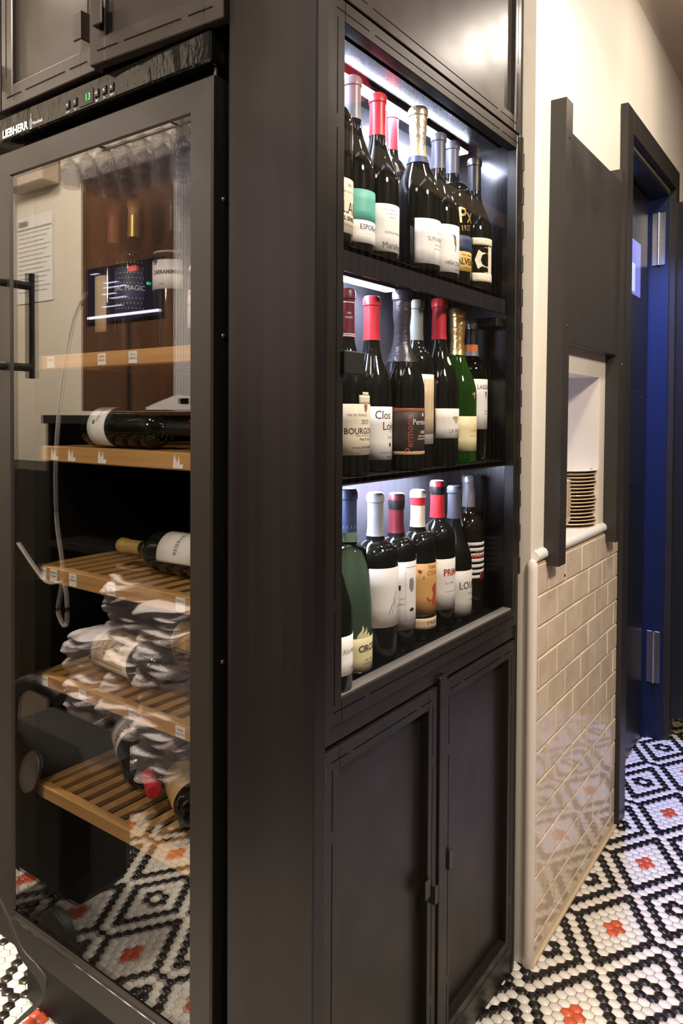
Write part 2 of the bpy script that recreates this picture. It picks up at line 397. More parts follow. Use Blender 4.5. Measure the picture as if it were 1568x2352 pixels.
# wall with the pass-through and the doorway
mb = MB()
mb.box(-.30, 0, 0, .13, 0, 3.0).box(-.30, 0, .13, .53, 0, .92).box(-.30, 0, .13, .53, 1.36, 3.0).box(-.30, 0, .53, .785, 0, 3.0)
mb.box(-.30, 0, .785, 1.445, 2.10, 3.0).box(-.30, 0, 1.445, 3.6, 0, 3.0)
wl = struct(wobj(mb, 'wall_left', M_PLASTER))
# wall tiling below the ledge
mb = MB(); ch = .0722; tw = .128; row = 0; z1 = .912
while z1 > .0:
    z0 = max(z1-ch, .002); yoff = -.03 if row % 2 == 0 else -.03-tw/2; y = yoff+.0
    while y < .715:
        a = max(y, .016); b = min(y+tw, .715)
        if b-a > .008:
            tl = random.uniform(-.0007, .0007)
            mb.box(.0, .0082+tl, a+.0011, b-.0011, z0+.0011, z1-.0011, .0028)
        y += tw
    z1 -= ch; row += 1
wobj(mb, 'wall_tiling', M_TILE, wl, 0)
wobj(MB().box(0, .0055, .01, .716, .0, .915).box(0, .016, .0, .716, 0, .004), 'tile_grout', M_GROUT, wl, 0)
mb = MB().lathe([(.0, 0), (.0135, 0), (.0135, .905), (.0125, .917), (.0085, .925), (0, .928)], 24, (.0015, .006, 0))
wobj(mb, 'corner_tile_trim', M_TRIMT, wl)
# ledge
mb = MB()
pr = [(-.30, .918), (.004, .918), (.009, .921), (.012, .927), (.011, .935), (.007, .941), (0, .944), (-.30, .944)]
mb.prism(pr, .02, .60, 'y'); mb.prism([(-.02, .912)]+pr[1:-1]+[(-.02, .944)], .60, .715, 'y')
struct(wobj(mb, 'trim_2', M_PLATEW))
# kitchen behind
struct(wobj(MB().box(-1.05, -1.0, .01, 3.6, 0, 3.0), 'wall_kitchen', M_WHITE))
struct(MB().box(.62, .70, -2.2, 6, 0, 3.0).obj('wall_right', mat('dark_wall', (.045, .035, .03), .5), None, 0))
struct(MB().box(-4.2, .7, 5.6, 5.7, 0, 3.0).obj('wall_far', mat('far_wall', (.10, .08, .06), .6), None, 0))
struct(MB().box(-4.2, .7, -2.2, -2.1, 0, 3.0).obj('wall_back', M_CEIL, None, 0))
struct(MB().box(-4.1, -2.55, -.72, -.62, 0, 3.0).obj('wall_bar', M_PLASTER, None, 0))
struct(MB().box(-4.2, -4.1, -2.2, 2.2, 0, 3.0).obj('wall_end', M_PLASTER, None, 0))
struct(MB().box(-4.2, -.94, 1.52, 1.585, 0, 3.0).obj('wall_behind_fridge', mat('dark_wall', (.045, .035, .03), .5), None, 0))
# door frame
mb = MB().box(-.02, .022, .715, .785, 0, 2.19, .002).box(-.02, .022, .785, 1.445, 2.115, 2.19, .002).box(-.02, .022, 1.445, 1.50, 0, 2.19, .002)
wobj(MB().box(-.30, -.0, 1.432, 1.4445, 0, 2.09), 'door_jamb', mat('jamb_blue_light_tint', (.005, .011, .040), .4), wl, 0)  # blue base colour stands in for blue light falling on the dark jamb
mb.box(-.30, 0, .784, .79, 0, 2.115).box(-.30, 0, .785, 1.445, 2.09, 2.116)
dfr = struct(wobj(mb, 'door_1', M_DOORP))
# inner swing leaf
d2 = struct(wobj(MB().box(-.105, -.07, .80, 1.40, .012, 2.085, .002), 'door_2', M_DOORL))
wobj(MB().box(-.07, -.0685, .84, 1.375, 1.0, 1.345, .0006).lathe([(.006, 0), (.004, .003), (0, .004)], 12, T=Matrix.Translation((-.0685, 1.315, 1.32)) @ Matrix.Rotation(PI/2, 4, 'Y')).lathe([(.006, 0), (.004, .003), (0, .004)], 12, T=Matrix.Translation((-.0685, 1.315, 1.03)) @ Matrix.Rotation(PI/2, 4, 'Y')), 'push_plate', M_BRUSH, d2)
wobj(MB().box(-.0705, -.068, .90, 1.285, 1.69, 1.885).box(-.0675, -.067, 1.10, 1.103, 1.69, 1.885), 'lit_window_pane', M_BLUEW, d2, 0)
wobj(MB().box(-.0675, -.067, 1.15, 1.20, 1.70, 1.80).box(-.0675, -.067, 1.11, 1.145, 1.70, 1.82), 'window_view', M_BLUEW2, d2, 0)
# open black leaf beyond
mb = MB().box(.012, .72, 1.462, 1.502, .085, 2.07, .003)
d3 = struct(wobj(mb, 'door_3', M_DOORL))
for z in (1.93, .32):
    mb = MB().box(-.060, -.040, 1.427, 1.432, z-.10, z+.10, .001).box(-.032, -.012, 1.427, 1.432, z-.10, z+.10, .001).lathe([(.006, -.10), (.006, .10)], 14, (-.036, 1.425, z))
    wobj(mb, 'door_hinge', M_HINGE, dfr)

# ================================================================== THINGS
# steel column panel
t = thing('steel_column', 'tall dark steel column with a worn streaky face between wine fridge and display cabinet', 'column', (-.70, .742, 0))
MB().box(-.097, .071, .058, .086, 0, 2.98, .0025).obj('column_face', M_COL, t)

# ---- display cabinet
XF = -.652
dc = thing('display_cabinet', 'tall black steel cabinet with a glazed wine display over two solid lower doors', 'cabinet', (-.80, 1.2, 0))
def D(x, y, z): return (x+.80, y-1.2, z)
def dbox(mb, x0, x1, y0, y1, z0, z1, c=0): return mb.box(x0+.80, x1+.80, y0-1.2, y1-1.2, z0, z1, c)
mb = MB()
dbox(mb, -.826, -.66, 1.545, 1.568, 0, 2.6); dbox(mb, -.826, -.70, .83, .845, 0, 2.6)
dbox(mb, -.826, -.66, .845, 1.545, .778, .815); dbox(mb, -.826, -.66, .845, 1.545, 1.845, 1.865); dbox(mb, -.826, -.66, .845, 1.545, 0, .03)
mb.obj('carcass', M_CASE, dc, 0)
for z0_, z1_ in ((.03, .778), (1.865, 2.6)):
    mb = MB(); dbox(mb, -.826, -.820, .845, 1.545, z0_, z1_); mb.obj('back_board', M_BLK, dc, 0)
mb = MB(); dbox(mb, -.826, -.8215, .845, 1.545, .815, 1.845); mb.obj('lit_back_panel', M_BACK, dc, 0)
# face frame
mb = MB()
dbox(mb, -.70, XF-.002, .829, .849, 0, 2.6, .0015); dbox(mb, -.70, XF-.002, 1.553, 1.568, 0, 2.6, .0015)
dbox(mb, -.70, XF-.004, .845, 1.555, .757, .787, .0015); dbox(mb, -.70, XF-.004, .845, 1.555, 1.845, 1.866, .0015)
dbox(mb, -.70, XF-.004, .845, 1.555, 0, .045, .0015); dbox(mb, -.70, XF+.004, 1.199, 1.226, .02, .768, .0015)
mb.obj('face_frame', M_STEEL, dc, 0)
def framed_door(name, y0, y1, z0, z1, wl_, wr, wb, wt, depth, xf, slots=True, panel=True, m=M_STEEL):
    mb = MB(); x1 = xf; x0 = xf-.022
    dbox(mb, x0, x1, y0, y0+wl_, z0, z1, .0012); dbox(mb, x0, x1, y1-wr, y1, z0, z1, .0012)
    dbox(mb, x0, x1, y0+wl_, y1-wr, z0, z0+wb, .0012); dbox(mb, x0, x1, y0+wl_, y1-wr, z1-wt, z1, .0012)
    o = mb.obj(name, m, dc, 0)
    if panel:
        q = MB(); dbox(q, x1-depth-.004, x1-depth, y0+wl_-.004, y1-wr+.004, z0+wb-.004, z1-wt+.004); q.obj('door_panel', m, o, 0)
    if slots:
        q = MB(); e = .0006
        def hs(a, b, z): dbox(q, x1-.001, x1+e*.4, a, b, z-.0009, z+.0009)
        def vs(a, b, y): dbox(q, x1-.001, x1+e*.4, y-.0009, y+.0009, a, b)
        L = y1-y0
        for zz in ((z1-wt*.55), (z0+wb*.55)):
            hs(y0+.02, y0+.02+L*.12, zz); hs(y0+.035+L*.12, y1-.035-L*.12, zz); hs(y1-.02-L*.12, y1-.02, zz)
        Hh = z1-z0
        for yy in (y0+wl_*.55, y1-wr*.55):
            vs(z0+.03, z0+.03+Hh*.13, yy); vs(z0+.05+Hh*.13, z1-.05-Hh*.13, yy); vs(z1-.03-Hh*.13, z1-.03, yy)
        q.obj('joint_slots', M_SLOT, o, 0)
    return o
def lip_handle(parent, x, y, z, side=1, w=.016, h=.034, out=.020):
    q = MB()
    def b(x0, x1, y0, y1, z0, z1, c): dbox(q, x0, x1, y0, y1, z0, z1, c)
    b(x, x+out, y-.0015, y+.0015, z-h/2, z+h/2, .0005); b(x+out-.003, x+out, y, y+side*w, z-h/2, z+h/2, .001)
    return q.obj('handle', M_STEELU, parent, 0)
dl = framed_door('door', .852, 1.196, .045, .752, .040, .032, .045, .034, .018, XF)
lip_handle(dl, XF-.016, 1.166, .395, -1); lip_handle(dl, XF-.003, 1.178, .375, 1, w=.010, out=.012)
dr = framed_door('door', 1.230, 1.551, .045, .752, .020, .034, .045, .034, .018, XF)
lip_handle(dr, XF-.014, 1.238, .410, 1, w=.014, h=.036)
q = MB(); dbox(q, XF-.002, XF+.004, .849, .853, .03, .745, .001)
for k in range(12): q.lathe([(.0035, 0), (.0035, .052)], 10, D(XF+.001, .851, .055+k*.057))
q.obj('piano_hinge', M_STEELU, dl, 0)
# glazed door
gd = framed_door('glazed_door', .850, 1.551, .789, 1.858, .041, .027, .037, .031, .010, XF+.004, panel=False)
q = MB(); dbox(q, XF-.010, XF-.007, .885, 1.53, .82, 1.835); q.obj('glass_pane', M_PANE2, gd, 0)
q = MB(); dbox(q, XF-.02, XF+.001, .885, 1.53, .815, .829, .001); q.obj('glazing_bead', mat('worn_edge', (.16, .15, .14), .45), gd, 0)
q = MB(); dbox(q, XF-.012, XF+.012, .884, .936, 1.311, 1.346, .002); q.obj('door_catch', M_BLK, gd, 0)
q = MB()
prh = []
for k in range(13): prh += [(.0045, k*.074), (.0045, k*.074+.037), (.0022, k*.074+.038), (.0022, k*.074+.073)]
q.lathe(prh, 10, D(XF+.003, 1.556, .90))
q.obj('piano_hinge', M_STEELU, gd, 0)
# door above the display (out of the top of the photo)
ud = framed_door('door', .850, 1.551, 1.866, 2.62, .045, .030, .032, .04, .010, XF, m=M_STEELU)
# stiles running down past the glazed door
q = MB(); dbox(q, XF-.012, XF+.006, .838, .858, .772, 2.6, .001); q.obj('stile', M_STEEL, dc, 0)
# shelves
for z in (1.513, 1.152):
    q = MB(); dbox(q, -.8215, -.672, .845, 1.545, z-.010, z, .001); dbox(q, -.676, -.672, .845, 1.545, z-(.041 if z > 1.3 else .012), z, .001)
    s = q.obj('shelf', mat('shelf_steel', (.016, .016, .018), .24), dc, 0)
# led strips, in their channel under each shelf
for z, yb in ((1.838, 1.50), (1.493, 1.20), (1.138, 1.40)):
    q = MB(); dbox(q, -.775, -.750, .86, yb, z-.004, z+.004, .001); ch_ = q.obj('led_channel', M_BRUSH, dc, 0)
    q = MB(); dbox(q, -.773, -.752, .862, yb-.002, z-.0075, z-.004); s = q.obj('led_strip', M_LED, ch_, 0)
# shelf bracket
for z in (1.465,):
    q = MB(); dbox(q, -.74, -.68, 1.50, 1.545, z-.02, z, .002); q.obj('shelf_bracket', M_BLK, dc, 0)

# ---- bottles in the display
def A(*a): return a
B = []
mb_ = make_bottle
SH1, SH2, SH3 = 1.513, 1.152, .815
mb_(-.70, .922, SH1, .30, .037, 'dark bottle with cream label reading LAR, at the hinge end of the top shelf', cap=('black', .76),
    labels=[(1.527, 1.61, -75, 75, 'cream')], texts=[('LAR', .024, 10, 1.565, 'ink'), ('EL SENDER', .007, 8, 1.549, 'ink', 0, .03), ('TERRANADA', .006, 5, 1.539, 'greyink'), ('2020', .006, 5, 1.60, 'greyink'), ('Vino de la Tierra', .005, 5, 1.59, 'greyink')])
mb_(-.71, .997, SH1, .288, .038, 'slope-shouldered bottle with grey capsule and half teal, half white label', 'burgundy', cap=('grey', .76),
    labels=[(1.526, 1.562, -75, 75, 'white'), (1.562, 1.611, -75, 75, 'teal')], texts=[('ESPORÃO', .0098, 0, 1.551, 'ink'), ('- - - - - - - - - - -', .004, 0, 1.541, 'greyink'), ('- - - - - - - - - - -', .004, 0, 1.536, 'greyink')])
mb_(-.712, 1.075, SH1, .288, .038, 'slope-shouldered bottle with red capsule and tall white label reading Marañ', 'burgundy', cap=('red', .75),
    labels=[(1.526, 1.606, -72, 72, 'white')], texts=[('Marañones', .0125, 2, 1.536, 'ink'), ('BODEGA MARAÑONES', .005, 2, 1.558, 'greyink'), ('Pizarra y granito de la sierra', .0032, -12, 1.596, 'greyink'), ('viñas viejas de altura', .0032, -14, 1.590, 'greyink'), ('garnacha', .0032, -14, 1.584, 'greyink')])
mb_(-.778, 1.222, SH1, .325, .033, 'straight-shouldered bottle with ribbed red capsule standing in the back row of the top shelf', cap=('red', .76),
    labels=[(1.594, 1.695, -75, 75, 'cream')], texts=[('ARREITURA', .010, -2, 1.676, 'red', 0, .03), ('MATURANA', .0035, -5, 1.668, 'red'), ('BODEGAS', .004, -5, 1.606, 'ink')],
    deco=[([(-4, 10), (-1, 14), (2, 10), (1, 4), (4, 0), (-1, 2), (-5, -2)], -12, 1.650, 'ink'), ([(-2, 6), (3, 4), (2, -8), (-1, -12), (-3, -4)], -5, 1.632, 'red')])
mb_(-.705, 1.200, SH1, .305, .043, 'wide sparkling wine bottle with gold foil neck and white label reading SUMAR', 'burgundy', cap=('paleg', .70), cap_flare=1, capbands=[(.66, .70, 'navy')],
    labels=[(1.525, 1.606, -66, 66, 'white')], texts=[('SUMARROCA', .0092, 6, 1.570, 'greyink'), ('PENEDÈS', .004, 6, 1.583, 'beige'), ('BRUT RESERVA', .0038, 6, 1.560, 'greyink'), ('GRAN RESERVA 2018', .0034, 6, 1.553, 'greyink'), ('12% vol', .003, -50, 1.531, 'greyink')])
mb_(-.713, 1.294, SH1, .288, .041, 'bottle with slate capsule and white label showing a colourful bird', 'burgundy', cap=('slate', .76),
    labels=[(1.526, 1.617, -70, 70, 'white')], texts=[('VIÑA ZORZAL', .0085, 0, 1.543, 'ink'), ('GARNACHA', .0032, 4, 1.532, 'ink')],
    deco=[([(-6, 12), (-2, 14), (1, 10), (3, 2), (3, -6), (1, -8), (-3, 0), (-3, 8)], -8, 1.584, 'navy'), ([(-10, 13.5), (-6, 14), (-5, 12)], -8, 1.584, 'red'), ([(-2, 6), (2, 3), (2, -4), (-1, -1)], -8, 1.5842, 'orange'), ([(-3, 0), (-1, -2), (1, -7), (-2, -5)], -8, 1.5843, 'green'), ([(1, -8), (3, -6), (1, -16), (-1, -18)], -8, 1.584, 'ink')])
mb_(-.727, 1.378, SH1, .30, .040, 'bottle with gold script reading 1927 over a navy and gold label', cap=('slate', .78),
    labels=[(1.543, 1.583, -75, 75, 'mustard'), (1.583, 1.615, -75, 75, 'navy')], texts=[('ALVEAR', .0150, -8, 1.562, 'ink', 0, .03), ('Px', .040, -16, 1.655, 'goldprint', .1, .01), ('1927', .013, -16, 1.630, 'goldprint', .15), ('MONTILLA', .004, -10, 1.550, 'darkbrown'), ('Pedro Ximenez', .005, -10, 1.576, 'darkbrown')])
mb_(-.722, 1.470, SH1, .29, .038, 'bottle with big cream cut-out letter label at the far end of the top shelf', 'burgundy', cap=('black', .76),
    labels=[(1.535, 1.553, -70, 70, 'cream'), (1.612, 1.627, -70, 70, 'cream'), ], texts=[('C', .062, -28, 1.578, 'cream', 0, .05), ('1', .066, -2, 1.578, 'cream', 0, .06)], deco=[])
G2 = 'wine bottles on the lit shelves'
mb_(-.712, .985, SH2, .303, .040, 'burgundy bottle with dark red capsule and shaped cream label reading BOURGOGNE', 'burgundy', cap=('darkred', .74), capbands=[(.745, .75, 'white'), (.755, .76, 'white'), (.925, .93, 'white')],
    labels=[(1.186, 1.268, -70, 70, 'cream'), (1.268, 1.282, -22, 22, 'cream'), (1.282, 1.287, -12, 12, 'cream')], texts=[('BOURGOGNE', .0115, -2, 1.224, 'ink', 0, .01), ('VIN DE FRANCE', .0055, -24, 1.250, 'greyink'), ('2013', .0085, -2, 1.239, 'ink'), ('APPELLATION BOURGOGNE', .0034, 0, 1.217, 'greyink'), ('PINOT NOIR', .0055, 2, 1.211, 'ink'), ('Domaine RÉGIS ROSSIGNOL', .0046, 0, 1.198, 'ink'), ('Propriétaire Viticulteur', .0038, 0, 1.1935, 'greyink'), ('DOMAINE', .0042, -34, 1.415, 'white'), ('RÉGIS ROSSIGNOL', .0042, -34, 1.408, 'white')],
    deco=[([(-4, 8), (0, 10), (4, 8), (5, 2), (3, -5), (0, -8), (-3, -5), (-5, 2)], 0, 1.262, 'ochre'), ([(-2.5, 4), (2.5, 4), (2, -3), (0, -6), (-2, -3)], 0, 1.2622, 'blue')])
mb_(-.727, 1.083, SH2, .305, .0365, 'burgundy bottle with bright red capsule and white label reading Clos Lojen', 'burgundy', cap=('red', .75),
    labels=[(1.173, 1.265, -70, 70, 'white')], texts=[('Clos', .017, -20, 1.250, 'ink'), ('Lojen', .017, 8, 1.231, 'ink'), ('Bobal', .007, 8, 1.212, 'beige'), ('Bodegas y Viñedos', .0052, 0, 1.186, 'greyink'), ('MANCHUELA', .0036, 8, 1.178, 'ink')],
    deco=[([(3*math.cos(a), 4*math.sin(a)) for a in [i*PI/5 for i in range(10)]], 6, 1.199, 'ink')])
mb_(-.712, 1.160, SH2, .324, .042, 'cava bottle with crinkled dark foil marked 1940 and near-black label reading Permont', 'burgundy', cap=('foil', .60), cap_flare=1,
    labels=[(1.180, 1.263, -80, 80, 'darkbrown'), (1.180, 1.186, -79, 79, 'tan'), (1.257, 1.263, -79, 79, 'rust')], texts=[("Permont's", .017, -38, 1.221, 'rust', PI/2), ("Permont's", .012, 6, 1.238, 'white'), ('CAVA', .0065, 6, 1.220, 'white', 0, .02), ('BRUT NATURE', .0042, 6, 1.213, 'white'), ('GUARDA SUPERIOR', .0036, 6, 1.208, 'white'), ('1940', .009, 2, 1.383, 'white', -PI/2)],
    deco=[([(-3, 0), (-2, 4), (0, 6), (2, 4), (3, 0), (0, -2)], 5, 1.250, 'white')])
mb_(-.728, 1.236, SH2, .318, .035, 'tall bottle with olive grey capsule and narrow white label reading 12 Vols', cap=('olive', .76),
    labels=[(1.196, 1.328, -48, 60, 'white'), (1.215, 1.319, -32, 55, 'beige')], texts=[('12Volts', .0095, -16, 1.203, 'greyink'), ('|||||||||||||||', .012, -8, 1.245, 'greyink', PI/2), ('|||||||||||||||', .012, -8, 1.285, 'greyink', PI/2), ('|||||||||', .012, -14, 1.262, 'greyink', PI/2)])
mb_(-.718, 1.310, SH2, .330, .0405, 'burgundy bottle with red capsule, round neck seal and white label reading LA NIETA', 'burgundy', cap=('red', .755),
    labels=[(1.206, 1.264, -70, 70, 'white')], texts=[('LA NIETA', .0095, 0, 1.220, 'bearred'), ('2018', .004, 0, 1.213, 'greyink')],
    deco=[([(-11, 3), (-5, 6), (4, 6), (10, 3), (6, 0), (3, -7), (-1, -9), (-4, -2)], -4, 1.243, 'tan'), ([(-4, 5), (3, 5), (2, 2), (-3, 2)], -4, 1.2432, 'ochre'), ([(8*math.cos(a), 9*math.sin(a)) for a in [i*PI/8 for i in range(16)]], -6, 1.358, 'white')])
mb_(-.726, 1.405, SH2, .322, .041, 'translucent green sparkling bottle with gold foil and pale yellow label', 'burgundy', M_GREEN, cap=('gold', .70), cap_flare=1,
    labels=[(1.177, 1.249, -72, 72, 'lightyellow')], texts=[('CARDO', .0085, 0, 1.219, 'ochre'), ('BRUT NATURE', .0042, 0, 1.209, 'beige'), ('y', .007, 0, 1.230, 'ochre')],
    deco=[([(-8, 0), (-4, 5), (2, 6), (8, 3), (4, 1), (3, -6), (0, -8), (-1, 0)], -4, 1.293, 'goldprint')])
mb_(-.738, 1.494, SH2, .310, .036, 'clear white wine bottle with silver, black and orange capsule, far end of middle shelf', 'bordeaux', M_CLEAR, cap=('silver', .75), capbands=[(.82, .93, 'black'), (.77, .82, 'orange'), (.74, .77, 'grey')],
    labels=[(1.221, 1.330, -70, 70, 'white')], texts=[('LASEDAL', .011, -4, 1.312, 'ink'), ('VERDEJO', .004, 0, 1.260, 'greyink'), ('RUEDA', .004, 0, 1.254, 'greyink')],
    deco=[([(-3, 6), (3, 8), (2, -6), (0, -8)], 0, 1.296, 'ink'), ([(4*math.cos(a), 6*math.sin(a)) for a in [i*PI/5 for i in range(10)]], -48, 1.243, 'red')])
mb_(-.688, .913, SH3, .29, .036, 'dark bottle mostly hidden behind the door stile, white script label, bottom shelf', 'burgundy', cap=('black', .76),
    labels=[(.854, .914, -75, 75, 'white')], texts=[('Afortunado', .010, 20, .890, 'greyink'), ('RIOJA', .006, 25, .862, 'ink')])
mb_(-.715, .999, SH3, .312, .041, 'clear green tapering bottle with navy cap band and flame-edged label reading CIRC', 'tall', M_PALE, cap=('navy', .775),
    labels=[(.834, .888, -78, 78, 'lightyellow')], texts=[('CIRCO', .0125, 0, .870, 'ink', 0, .02), ('ALBILLO REAL', .004, 4, .851, 'greyink'), ('VINO DE MADRID', .003, 0, .845, 'greyink')] + [('*', .012, a, 1.063, 'goldprint') for a in (-110, -85, -60, -35, -10)],
    deco=[([(-16, 0), (-14, 6), (-6, 14), (-4, 22), (-1, 14), (-6, 6), (2, 12), (4, 18), (6, 10), (3, 4), (10, 8), (12, 2), (12, 0)], -12, .8875, 'lightyellow'), ([(-2, 8), (2, 10), (1, 3), (4, -4), (0, -2), (-4, -8), (-1, 1)], 12, .966, 'ink')])
mb_(-.720, 1.088, SH3, .298, .041, 'bottle with light grey capsule and plain white label with a line-drawn bird', cap=('lightgrey', .75),
    labels=[(.885, .987, -76, 76, 'white')], texts=[('CLIO', .008, 18, .917, 'greyink'), ('JUMILLA', .0035, 16, .909, 'greyink'), ('CLIO', .007, -6, 1.060, 'white', PI/2)],
    deco=[([(x, y) for x, y in p], 2, .925, 'greyink') for p in ([(0, 18), (3, 20), (5, 17), (4, 16.2), (2.6, 18.4)], [(0, 18), (-5, 9), (-6, 2), (-12, -6), (-17, -18), (-15.4, -18), (-10.2, -7.4), (-4.2, 2), (-3.4, 8.2), (1, 16.6)], [(4.4, 17), (4, 10), (0, 3), (-5, -6), (-10, -16), (-8.8, -16.8), (-3.6, -7.4), (1.4, 2), (5.4, 9.2)], [(-2, 9), (1, 4), (-4, -3), (-4.6, -2.4), (0, 4)])])
mb_(-.732, 1.177, SH3, .289, .037, 'bottle with black-topped dark red capsule and newspaper-style white label', cap=('darkred', .75), capbands=[(.90, 1.0, 'black')],
    labels=[(.857, .982, -78, 78, 'white')], texts=[('SELECCION', .0095, 4, .871, 'greyink'), ('ANTO', .008, -44, .871, 'greyink'), ('bodega y viñedos del sur', .0038, 0, .972, 'greyink'), ('crianza', .005, -44, .905, 'greyink'), ('tinto joven', .004, -46, .915, 'greyink')],
    deco=[([(-.2, 50), (.2, 50), (.2, -45), (-.2, -45)], -30, .915, 'greyink'), ([(-30, .2), (30, .2), (30, -.2), (-30, -.2)], -10, .961, 'greyink'), ([(-30, .2), (30, .2), (30, -.2), (-30, -.2)], -10, .881, 'greyink'), ([(-5, 12), (4, 14), (7, 4), (6, -8), (0, -14), (-6, -4)], -8, .938, 'greyink'), ([(-3, 5), (3, 4), (2, -5), (-4, -4)], -48, .935, 'ink'), ([(-6, 2), (0, 5), (6, 2), (5, -2), (-5, -2)], -6, .892, 'ink')])
mb_(-.736, 1.263, SH3, .288, .037, 'bottle with cream capsule ringed in red and ochre label with a red bear', cap=('cream', .755), capbands=[(.90, .955, 'red')],
    labels=[(.866, .965, -78, 78, 'ochre'), (.837, .859, -78, 78, 'beige'), (.860, .865, -78, 78, 'black')], texts=[('SYRAH', .0085, -8, .849, 'ink'), ('2019', .004, -8, .842, 'ink'), ('TERRA', .0075, -8, .957, 'rust'), ('OSSA', .011, -8, .946, 'bearred'), ('TERRA', .004, -62, 1.048, 'bearred'), ('OSSA', .006, -62, 1.043, 'bearred')],
    deco=[([(-2, 16), (1, 18), (4, 20), (8, 16), (10, -24), (-6, -24), (-8, -14), (-13, -12), (-18, -6), (-20, -7), (-18, -13), (-12, -17), (-6, -12), (-3, -2), (-5, 4), (-8, 6), (-7, 10)], 0, .9065, 'bearred'), ([(-5, 4), (-1, 6), (2, 3), (5, 5), (3, -2), (-2, -1)], -52, .948, 'rust'), ([(-1, 2), (1, 3), (1, -4), (-1, -3)], -40, .938, 'rust')])
mb_(-.735, 1.340, SH3, .301, .037, 'bottle with black-topped bright red capsule and white label reading PRIMA in red', cap=('red', .755), capbands=[(.91, 1.0, 'black')],
    labels=[(.860, .962, -78, 78, 'white')], texts=[('PRIMA', .0155, -4, .934, 'bearred', 0, .03), ('D.O. TORO', .005, -16, .913, 'greyink'), ('San Román Bodegas y Viñedos', .003, -6, .896, 'greyink')])
mb_(-.737, 1.418, SH3, .285, .0385, 'bottle with dark blue capsule and low white label reading LOUR', 'burgundy', cap=('slate', .76),
    labels=[(.829, .925, -72, 72, 'offwhite')], texts=[('LOURO', .018, 4, .893, 'ink'), ('DO BOLO', .005, 4, .876, 'greyink'), ('GODELLO', .0045, 4, .862, 'greyink'), ('Rafael', .004, 4, .848, 'greyink')])
mb_(-.742, 1.496, SH3, .303, .034, 'bottle with silver capsule and striped white label at the far end of the bottom shelf', cap=('silver', .77), glass=M_BOTB,
    labels=[(.894+.012*k, .901+.012*k, -78, 78, 'white') for k in range(7)]+[(.885, .905, -14, 22, 'darkred')], texts=[('MEDIEVO', .011, -8, .942, 'bearred', 0, .03), ('INSUPERABLE', .006, -8, .953, 'greyink'), ('R', .012, 4, .895, 'white')])

# ---- wine fridge
fr = thing('wine_fridge', 'tall black wine fridge with glass door, wooden shelves and a glossy control strip', 'fridge', (-1.1333, 1.0556, -0.1389))
fr.scale = (1.111, 1.111, 1.111)
def fb(mb, x0, x1, y0, y1, z0, z1, c=0): return mb.box(x0+1.02, x1+1.02, y0-.95, y1-.95, z0, z1, c)
FX0, FX1 = -1.305, -.748
mb = MB()
fb(mb, FX0+.002, -1.296, .775, 1.30, .13, 1.775); fb(mb, -.775, FX1+.003, .775, 1.30, .13, 1.775); fb(mb, FX0+.002, FX1+.003, 1.28, 1.32, .13, 1.775)
fb(mb, -1.296, -.775, .775, 1.28, .13, .31); fb(mb, -1.296, -.775, .775, 1.28, 1.700, 1.775)
mb.obj('cabinet_body', M_INNER, fr, 0)
mb = MB(); fb(mb, FX0+.03, FX1-.03, .83, 1.28, .1252, .2); mb.obj('plinth', M_BLK, fr, 0)
# control strip
cp = MB(); fb(cp, FX0, FX1, .716, .775, 1.733, 1.776, .003); cpo = cp.obj('control_strip', M_GLOSSBLK, fr, 0)
def on_strip(x, z): return (x+1.02, .7152-.95, z)
flat_text('LIEBHERR', .019, on_strip(-1.233, 1.7445), (1, 0, 0), (0, 0, 1), M_WPRINT, cpo, 'brand_lettering', .04)
flat_text('Vinothek', .0085, on_strip(-1.163, 1.7440), (1, 0, 0), (0, 0, 1), M_WPRINT, cpo, 'model_lettering')
q = MB(); bt = [(-.0025, -.012), (.0025, -.012), (.0025, .002), (.0008, .006), (.0008, .013), (-.0008, .013), (-.0008, .006), (-.0025, .002)]
n = len(bt); inn = [(a*.6, b*.9) for a, b in bt]
vv = [(on_strip(-1.183+a, 1.7480+b)) for a, b in bt]+[(on_strip(-1.183+a, 1.7480+b)) for a, b in inn]
q.add(vv, [(i, (i+1) % n, n+(i+1) % n, n+i) for i in range(n)]); q.obj('bottle_symbol', M_WPRINT, cpo, 0)
for x, s, s2 in ((-1.076, 'A', 'alarm'), (-1.056, 'V', 'set'), (-.999, 'O', 'light'), (-.980, 'X', 'fan'), (-.962, 'A', 'alarm')):
    q = MB(); fb(q, x-.0055, x+.0055, .7140, .718, 1.744, 1.757, .001); bo = q.obj('button', M_GLOSSBLK, cpo, 0)
    flat_text(s, .006, (x+1.02, .7137-.95, 1.7505), (1, 0, 0), (0, 0, 1), M_WPRINT, bo); flat_text(s2, .004, on_strip(x, 1.7395), (1, 0, 0), (0, 0, 1), M_WPRINT, bo)
flat_text('13', .015, (-1.022+1.02, .7146-.95, 1.750), (1, 0, 0), (0, 0, 1), M_DIG, cpo, 'temperature_digits')
q = MB(); fb(q, -1.044, -1.008, .7150, .7165, 1.7385, 1.7625, .0006); q.obj('display_window', M_GLOSSBLK, cpo, 0)
